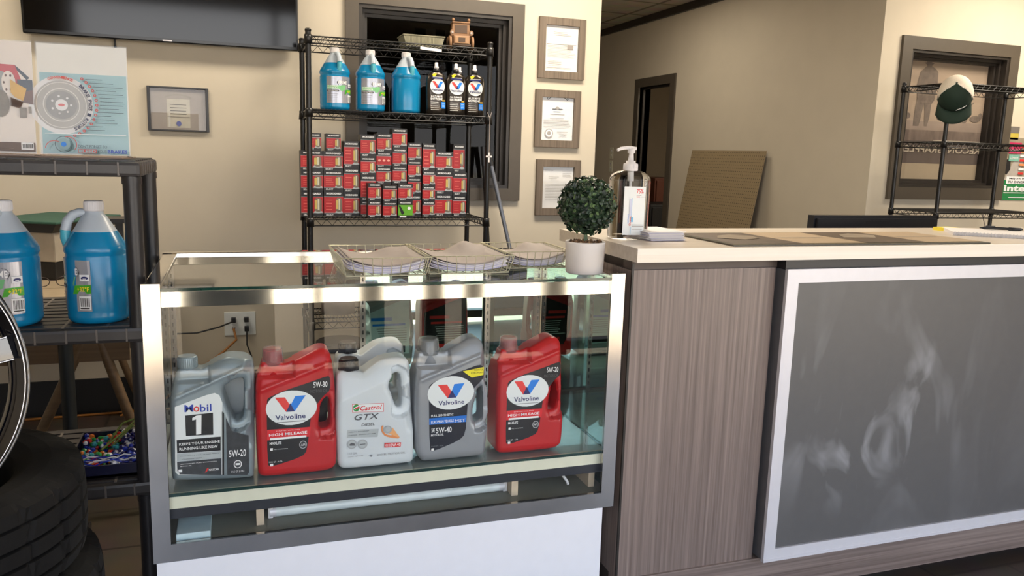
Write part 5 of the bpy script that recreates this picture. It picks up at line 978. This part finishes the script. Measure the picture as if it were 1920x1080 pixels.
pt = thing('small_poster', 'small yellow and grey leaflet corner showing above the green poster', 'poster', (5.10, YW - .003, 1.545)); MB().box((-.04, 0, -.045), (.04, .002, .045), mat('leaflet_grey', (110, 104, 100), .6)).build('sheet', pt); D = Decal(); D.rect(-.038, -.043, .038, .0, mat('leaflet_yellow', (190, 170, 70), .6)); D.build('print', pt)
pt = thing('tilted_poster', 'tilted dark teal poster cut off by the right edge of the photo', 'poster', (5.34, YW - .004, 1.83), 0, None, (0, math.radians(-20), 0)); MB().box((-.16, 0, -.25), (.16, .002, .25), mat('poster_slate', (52, 54, 58), .6)).build('sheet', pt)
D = Decal(); D.ell(-.12, .2, .025, .025, mat('poster_orange', (226, 160, 60), .6), 14); D.ell(-.08, .13, .05, .03, MATS['poster_teal'], 16); D.lines(-.14, .1, -.2, .05, 6, M_INK2, .2, seed=2); D.build('print', pt)

# ---------------------------------------------------------------- resin shelf unit at left
ru = thing('plastic_shelf_unit', 'charcoal plastic shelf unit holding posters and blue jugs at left', 'shelf', (0, 0, 0))
RX0, RX1, RY0, RY1 = -.96, -.200, 1.985, 2.40
for nm, z0, z1 in (('top_deck', 1.225, 1.262), ('middle_deck', .846, .8835), ('lower_deck', .47, .507)):
    s = MB(); s.box((RX0, RY0, z0), (RX1, RY1, z1 - .003), M_PLAS, bev=.008)
    for y in [RY0 + .02 + i * .042 for i in range(10)]: s.box((RX0 + .012, y, z1 - .004), (RX1 - .012, y + .030, z1), M_PLAS)
    for i in range(8): s.box((RX0 + .04 + i * .09, RY0 + .01, z1 - .001), (RX0 + .046 + i * .09, RY1 - .01, z1 + .0006), M_RIB)
    dko = s.build(nm, ru); s = MB(); x = RX1 - .045
    while x > RX0 + .03: s.box((x - .0022, RY0 - .0012, z0 + .003), (x + .0022, RY0 + .002, z1 - .004), M_RIB, bev=.0006); x -= .062
    for i in range(7): s.box((RX1 - .002, RY0 + .05 + i * .05, z0 + .003), (RX1 + .0012, RY0 + .054 + i * .05, z1 - .004), M_RIB, bev=.0006)
    s.build('deck_ribs', dko)
for (x, y) in ((RX1 - .021, RY0 + .022), (RX1 - .021, RY1 - .022), (RX0 + .021, RY0 + .022), (RX0 + .021, RY1 - .022)):
    s = MB(); s.tube([(x, y, 0), (x, y, 1.235)], .0195, mat('post_resin', (38, 36, 38), .38), 20)
    for z in (.465, .842, 1.221): s.tube([(x, y, z - .012), (x, y, z + .004)], .0215, MATS['post_resin'], 20)
    s.build('post', ru)
tag(MB().box((-.60, 2.06, 1.2625), (-.245, 2.34, 1.2655), mat('brown_catalog', (140, 120, 108), .6)).box((-.62, 2.05, 1.2656), (-.42, 2.33, 1.2685), mat('tan_catalog', (172, 152, 140), .6)).build('catalog_stack'), 'flat stack of brown catalogs under the posters on the grey shelf', 'catalogs')
# brake poster
def standee(name, label, loc, w, h, artf, rx=-.07):
    t = thing(name, label, 'poster', loc, 0, None, (rx, 0, 0)); MB().box((-w / 2, .0006, 0), (w / 2, .003, h), M_PAPER).build('card', t)
    D = Decal(); artf(D, w, h); D.build('print', t); MB().box((-w / 2 - .002, -.006, 0), (w / 2 + .002, -.004, h + .002), M_ACRYL).build('acrylic_front', t); MB().box((-w / 2 - .002, -.006, -.0012), (w / 2 + .002, .06, 0), M_ACRYL).build('acrylic_foot', t); return t
def art_brake(D, w, h):
    sky = mat('brake_sky', (150, 184, 190), .5, noise=.02); gr = mat('rotor_grey', (168, 160, 152), .4, noise=.08, scale=12); g2 = mat('rotor_dark', (140, 134, 128), .4, noise=.1)
    rd = mat('brake_red', (206, 92, 86), .5); ik = mat('brake_ink', (78, 92, 100), .5)
    D.rect(-w / 2, 0, w / 2, h, mat('poster_pale', (222, 216, 208), .5, noise=.02)); D.rect(-w / 2 + .004, .002, w / 2 - .002, h * .74, sky)
    cx, cz = -w * .25, h * .45
    D.ell(cx, cz, .066, .066, M_PAPER, 40); D.ell(cx, cz, .056, .056, gr, 40); D.arc(cx, cz, .036, .052, 0, 360, MATS['poster_pale'], 40); D.arc(cx, cz, .038, .0505, 0, 360, gr, 40); D.ell(cx, cz, .032, .032, g2, 32); D.ell(cx, cz, .013, .013, M_PAPER, 20); D.ell(cx, cz, .007, .003, rd, 10)
    for k in range(7): D.ell(cx + .02 * math.cos(k * .9), cz + .02 * math.sin(k * .9), .0026, .0026, M_PAPER, 10)
    def arc_text(t, r, a_mid, hgt, m, step):
        n = len(t)
        for i, ch in enumerate(t):
            if ch == ' ': continue
            a = math.radians(a_mid - (i - (n - 1) / 2) * step); x = cx + r * math.cos(a); z = cz + r * math.sin(a); D.text(ch, x - hgt * .42, z - hgt / 2, x + hgt * .42, z + hgt / 2, m, .03, rot=a - PI / 2)
    arc_text('BRAKE PADS - ROTORS', .061, -8, .0075, mat('brake_navy', (58, 64, 92), .5), 6.0); arc_text('CONVENIENCE', .061, 88, .006, rd, 4.6)
    for k in range(15): a = math.radians(52 - k * 8.6); D.arc(cx + .0755 * math.cos(a), cz + .0755 * math.sin(a), .0014, .0034, 0, 360, rd, 12)
    for k in range(15):
        z = h * .68 - k * h * .033; a = math.radians(52 - k * 8.6); x0 = cx + .0755 * math.cos(a) + .008; D.rect(max(x0, w * .02), z, min(w * .46, x0 + .035 + (k * 37 % 5) * .007), z + .0011, ik)
    D.rect(-w * .42, h * .178, w * .48, h * .183, W_)
    D.arc(-w * .22, h * .085, .017, .0182, 0, 360, ik, 26); D.ell(-w * .22, h * .085, .0135, .0135, mat('brake_mid', (140, 168, 176), .5), 24); D.ell(-w * .22, h * .085, .0055, .0055, LM['logo_blue'], 16); D.arc(-w * .32, h * .04, .018, .0195, 60, 175, rd, 14); D.arc(-w * .17, h * .085, .0165, .018, -40, 110, rd, 14)
    D.text("DON'T FORGET TO", -w * .06, h * .055, w * .26, h * .085, ik, .0); D.rect(-w * .06, h * .008, w * .14, h * .045, rd); D.text('BLEED', -w * .055, h * .012, w * .135, h * .041, sky, .04); D.text('YOUR', w * .15, h * .012, w * .26, h * .041, ik); D.text('BRAKES', w * .265, h * .010, w * .49, h * .043, LM['blue'], .04)
standee('brake_poster', 'pale blue brake pads and rotors poster in an acrylic stand', (-.327, 2.12, 1.2700), .186, .250, art_brake)
def art_hub(D, w, h):
    D.rect(-w / 2, 0, w / 2, h, mat('hub_pale', (226, 212, 202), .5, noise=.02)); x = w / 2
    rd = mat('hub_red', (188, 52, 46), .5); gy = mat('hub_grey', (146, 144, 142), .5, noise=.2); ye = mat('glove_yellow', (206, 160, 60), .6, noise=.1); bn = mat('hub_brown', (104, 72, 54), .6, noise=.2)
    D.poly([(x - .11, h * .80), (x - .034, h * .79), (x - .020, h * .62), (x - .032, h * .60), (x - .05, h * .70), (x - .11, h * .72)], rd); D.poly([(x - .034, h * .79), (x - .006, h * .68), (x - .012, h * .66), (x - .030, h * .74)], K_)
    D.ell(x - .065, h * .62, .022, .028, gy, 20); D.ell(x - .048, h * .63, .014, .026, MATS['hub_pale'], 20)
    for k in range(6): D.ell(x - .048 + .009 * math.cos(k * 1.05), h * .63 + .018 * math.sin(k * 1.05), .0022, .003, bn, 8)
    D.poly([(x - .030, h * .66), (x, h * .66), (x, h * .56), (x - .03, h * .55)], K_); D.poly([(x - .028, h * .55), (x, h * .57), (x, h * .44), (x - .022, h * .46)], bn); D.poly([(x - .044, h * .66), (x - .03, h * .62), (x - .012, h * .58), (x - .020, h * .47), (x - .036, h * .50), (x - .044, h * .54)], ye)
    D.poly([(x - .045, h * .5), (x - .02, h * .46), (x - .026, h * .40), (x - .045, h * .42)], bn); D.ell(x - .065, h * .44, .018, .03, gy, 18); D.rect(x - .028, h * .32, x - .014, h * .41, gy); D.rect(x - .010, h * .36, x - .004, h * .42, gy)
    D.rect(-w / 2, .004, x, .024, mat('hub_strip', (120, 106, 100), .5)); D.rect(x - .028, .008, x - .003, .024, W_)
    for i in range(9): D.rect(x - .025 + i * .0024, .011, x - .025 + i * .0024 + .0011, .021, K_)
    D.lines(-w / 2 + .01, x - .04, .008, .020, 3, M_INK2, .2, seed=2)
standee('wheel_hub_poster', 'poster of a gloved hand working on a wheel hub, at the left edge', (-.530, 2.12, 1.2700), .200, .250, art_hub)

# tray of candies and wrappers on the lower deck
cd = thing('candy_tray', 'dark tray on the lower grey deck heaped with bright wrapped candies', 'tray', (-.315, 2.16, .5075))
s = MB(); s.box((-.085, -.13, 0), (.085, .13, .006), K_); 
for a, b2 in (((-.085, -.13, 0), (.085, -.126, .03)), ((-.085, .126, 0), (.085, .13, .03)), ((-.085, -.13, 0), (-.081, .13, .03)), ((.081, -.13, 0), (.085, .13, .03))): s.box(a, b2, mat('navy_tray', (22, 24, 52), .3))
s.build('tray_box', cd)
s = MB(); rr = random.Random(9); cc = [mat('candy_%s' % n, c, .3) for n, c in (('red', (200, 36, 30)), ('blue', (30, 50, 160)), ('green', (40, 150, 70)), ('orange', (222, 120, 40)), ('white', (220, 220, 226)), ('teal', (60, 150, 160)), ('navy', (22, 26, 90)))]
for i in range(240):
    e = rr.uniform(.004, .008); x, y = rr.uniform(-.074, .074), rr.uniform(-.118, .118); m = cc[rr.randrange(7)] if x < .015 else cc[rr.choice((1, 6, 6, 4))]
    M = Matrix.Translation((x, y, .010 + rr.uniform(0, .022))) @ Matrix.Rotation(rr.uniform(0, 6), 4, 'Z') @ Matrix.Rotation(rr.uniform(-.8, .8), 4, 'X'); s.loft([(-e, e * .4), (-e * .5, e), (e * .5, e), (e, e * .4)], m, 7, M=M, smooth=False)
o = s.build('wrapped_candies', cd); tag(o, kind='stuff')
s = MB()
for i in range(7):
    y = -.12 + i * .006; s.tube([(-.08 + k * .02, y + .004 * math.sin(k * 1.3 + i), .034 + .006 * math.sin(k * 1.7 + i * 2)) for k in range(9)], .0018, cc[4] if i % 2 else cc[1], 5)
s.build('streaks_of_foil', cd)
gs = MB(); 
for p in ([(-.02, -.02, .03), (.03, .03, .06), (.07, .08, .09)], [(.0, .0, .03), (.05, .02, .075), (.08, .0, .06)], [(-.01, .03, .03), (.02, .06, .07), (.06, .09, .075)]): gs.tube(p, .0028, mat('green_ribbon', (104, 116, 52), .5), 6)
gs.build('green_ribbon', cd)

# table and equipment behind the shelf unit
wt = thing('folding_table', 'wooden folding table with slanted legs behind the shelf unit', 'table', (-.70, 3.53, 0))
M_TW = woodgrain('table_wood', (92, 72, 50), (114, 90, 64), .5, 'X', 50); M_TT = mat('table_top_tan', (168, 150, 124), .5)
MB().box((-.42, -.58, .715), (.36, .58, .74), M_TT, bev=.004).build('table_top', wt); [MB().box((-.40, y_, .56), (.34, y_ + .02, .715), M_TW).build('apron', wt) for y_ in (-.56, .54)]
for p0, p1 in (((.21, -.545, .66), (-.09, -.57, .01)), ((.24, -.545, .66), (.43, -.57, .01)), ((-.1, .54, .66), (-.34, .56, .01)), ((.05, .54, .66), (.26, .56, .01))): MB().tube([p0, p1], .017, M_TW, 8).build('leg', wt)
eq = thing('white_equipment_case', 'white equipment box with a green topped black tray on the wooden table', 'machine', (-.735, 3.85, .7405), math.radians(-25))
MB().box((-.12, -.17, .0), (.12, .17, .075), mat('equip_black', (26, 26, 28), .4), bev=.006).build('black_base', eq); MB().box((-.13, -.18, .075), (.13, .18, .195), mat('equip_white', (176, 166, 150), .5), bev=.006).build('white_body', eq)
MB().prism([(-.145, .197), (.145, .197), (.165, .232), (-.165, .232)], -.215, .215, MATS['equip_black']).build('black_tray', eq); MB().box((-.17, -.22, .232), (.17, .22, .242), mat('green_lid', (52, 90, 76), .8), bev=.004).build('green_lid', eq)
eq2 = MB().box((-.53, 3.72, .966), (-.43, 3.86, .984), K_).box((-.49, 3.78, .741), (-.46, 3.81, .966), K_); tag(eq2.build('black_bracket'), 'small black bracket beside the green lidded equipment', 'bracket')
gl = thing('eyeglasses', 'dark framed eyeglasses lying on the wooden table', 'glasses', (-.675, 3.46, .745), math.radians(10))
s = MB()
for q in (-1, 1): s.tube([(q * .035 + .024 * math.cos(a), -.02, .022 + .018 * math.sin(a)) for a in [k * PI / 6 for k in range(12)]], .0018, mat('dark_frame', (52, 40, 34), .3), 6, cyc=True)
s.tube([(-.011, -.02, .026), (.011, -.02, .026)], .0018, MATS['dark_frame'], 6); s.build('front', gl)
for q in (-1, 1): MB().tube([(q * .059, -.02, .030), (q * .062, .05, .028), (q * .058, .085, .004)], .0018, MATS['dark_frame'], 6).build('temple', gl)
lg = thing('black_stand', 'black metal stand leg on the floor beyond the grey shelf unit', 'stand', (-.535, 2.86, 0))
MB().tube([(0, 0, .02), (0, 0, .70)], .022, mat('stand_dark', (30, 34, 36), .4), 12).build('column', lg); MB().box((-.10, -.03, 0), (.04, .03, .02), K_, bev=.004).build('foot', lg)
tag(MB().tube([(-.56, 2.86, .01), (-.62, 2.82, .05), (-.70, 2.8, .012)], .006, K_, 8).build('floor_cable'), 'short black cable on the floor by the stand foot', 'cord')

# ---------------------------------------------------------------- tyres and alloy wheel
M_RUB = mat('tyre_rubber', (10, 9, 9), .8, noise=.2, spec=.3, scale=60, bump=.25)
def tyre(label, loc, R=.315, W=.19, rot=(0, 0, 0), seed=0):
    s = MB(); n = 216; h = W / 2
    prof = [(-h * .55, R * .60, 0), (-h * .80, R * .63, 0), (-h * .98, R * .72, 0), (-h, R * .82, 0), (-h * .93, R * .92, 0)]
    rows = [(-.84, .985), (-.62, 1.0), (-.60, .975), (-.56, .975), (-.54, 1.0), (-.22, 1.005), (-.20, .975), (-.16, .975), (-.14, 1.005), (.14, 1.005), (.16, .975), (.20, .975), (.22, 1.005), (.54, 1.0), (.56, .975), (.60, .975), (.62, 1.0), (.84, .985)]
    for z, r in rows: prof.append((z * h, R * r, 1))
    prof += [(h * .93, R * .92, 0), (h, R * .82, 0), (h * .98, R * .72, 0), (h * .80, R * .63, 0), (h * .55, R * .60, 0)]
    vs = []; 
    for pi, (z, r, tr_) in enumerate(prof):
        for k in range(n):
            rr_ = r; a = 2 * PI * k / n
            if tr_ and r > R * .98:
                ph = (k + (2 if abs(z) < h * .3 else 0) + int(abs(z) / h * 5)) % 9
                if ph == 0: rr_ = r - .006
            if not tr_ and abs(abs(z) - h * .93) < .002 and k % 9 < 2: rr_ = r - .004
            a2 = a + (.012 if (tr_ and abs(z) > h * .5) else 0)
            vs.append((rr_ * math.cos(a2), rr_ * math.sin(a2), z))
    fs = []
    for i in range(len(prof) - 1):
        for k in range(n): fs.append((i * n + k, i * n + (k + 1) % n, (i + 1) * n + (k + 1) % n, (i + 1) * n + k))
    i = len(prof) - 1
    for k in range(n): fs.append((i * n + k, i * n + (k + 1) % n, (k + 1) % n, k))
    s.add(vs, fs, M_RUB, False)
    o = s.build('tyre', None, loc, rot); tag(o, label, 'tyre', 'tyres stacked in the lower left corner'); return o
TX, TY = -.600, 1.66
tyre('black tyre, topmost of the stack in the lower left corner', (TX - .01, TY, .598))
tyre('black tyre, second from the top of the lower left stack', (TX + .012, TY + .01, .399), rot=(0, 0, .02))
tyre('black tyre, third from the top of the stack, mostly out of frame', (TX - .006, TY, .204), rot=(0, 0, .05))
wh = thing('alloy_wheel', 'glossy black alloy wheel with machined edges standing on the tyres', 'wheel', (-.572, 1.405, .925), 0, None, (math.radians(-6), 0, math.radians(14)))
RW = .250; M_GB2 = mat('gloss_black_alloy', (9, 10, 16), .06, .0, noise=.0, spec=.8, coat=1.0); M_MACH = mat('machined_alloy', (214, 214, 222), .15, 1.0)
YR = Matrix.Rotation(PI / 2, 4, 'X')   # local z of the lathe looks along -y
s = MB(); pr = [(.0, RW * .93), (.012, RW * .985), (.016, RW), (.010, RW * 1.005), (-.01, RW * 1.0), (-.02, RW * .95), (-.10, RW * .93), (-.11, RW), (-.115, RW), (-.115, RW * .90), (-.02, RW * .885), (-.004, RW * .90)]
s.loft([(z, r, r) for z, r in pr] + [pr[0] + (pr[0][1],)], M_GB2, 96, M=YR, caps=False); s.build('rim_barrel', wh)
s = MB(); s.tube([(RW * .975 * math.cos(a), -.0155, RW * .975 * math.sin(a)) for a in [2 * PI * k / 96 for k in range(96)]], .0013, M_MACH, 6, cyc=True); s.build('machined_lip', wh)
s = MB(); s.loft([(-.03, .05), (-.004, .045), (.0, .03)], M_GB2, 32, M=YR); s.build('hub_cap', wh)
for k in range(5):
    a = 2 * PI * k / 5 + .35
    for q in (-1, 1):
        da = q * .17; p0 = Vector((math.cos(a + q * .35) * .04, 0, math.sin(a + q * .35) * .04)); p1 = Vector((math.cos(a + da) * RW * .92, 0, math.sin(a + da) * RW * .92)); d = (p1 - p0).normalized(); nrm = Vector((-d.z, 0, d.x))
        s = MB(); w0, w1 = .014, .019
        f = [p0 - nrm * w0 + Vector((0, -.004, 0)), p1 - nrm * w1 + Vector((0, -.006, 0)), p1 + nrm * w1 + Vector((0, -.006, 0)), p0 + nrm * w0 + Vector((0, -.004, 0))]; bk = [v + Vector((0, .03, 0)) for v in f]
        s.add(f + bk, [(0, 1, 2, 3), (7, 6, 5, 4), (0, 4, 5, 1), (1, 5, 6, 2), (2, 6, 7, 3), (3, 7, 4, 0)], M_GB2); sp_ = s.build('spoke', wh)
        s = MB(); s.tube([f[0] + Vector((0, -.001, 0)), f[1] + Vector((0, -.001, 0))], .0018, M_MACH, 6); s.tube([f[3] + Vector((0, -.001, 0)), f[2] + Vector((0, -.001, 0))], .0018, M_MACH, 6); s.build('machined_edge', sp_)
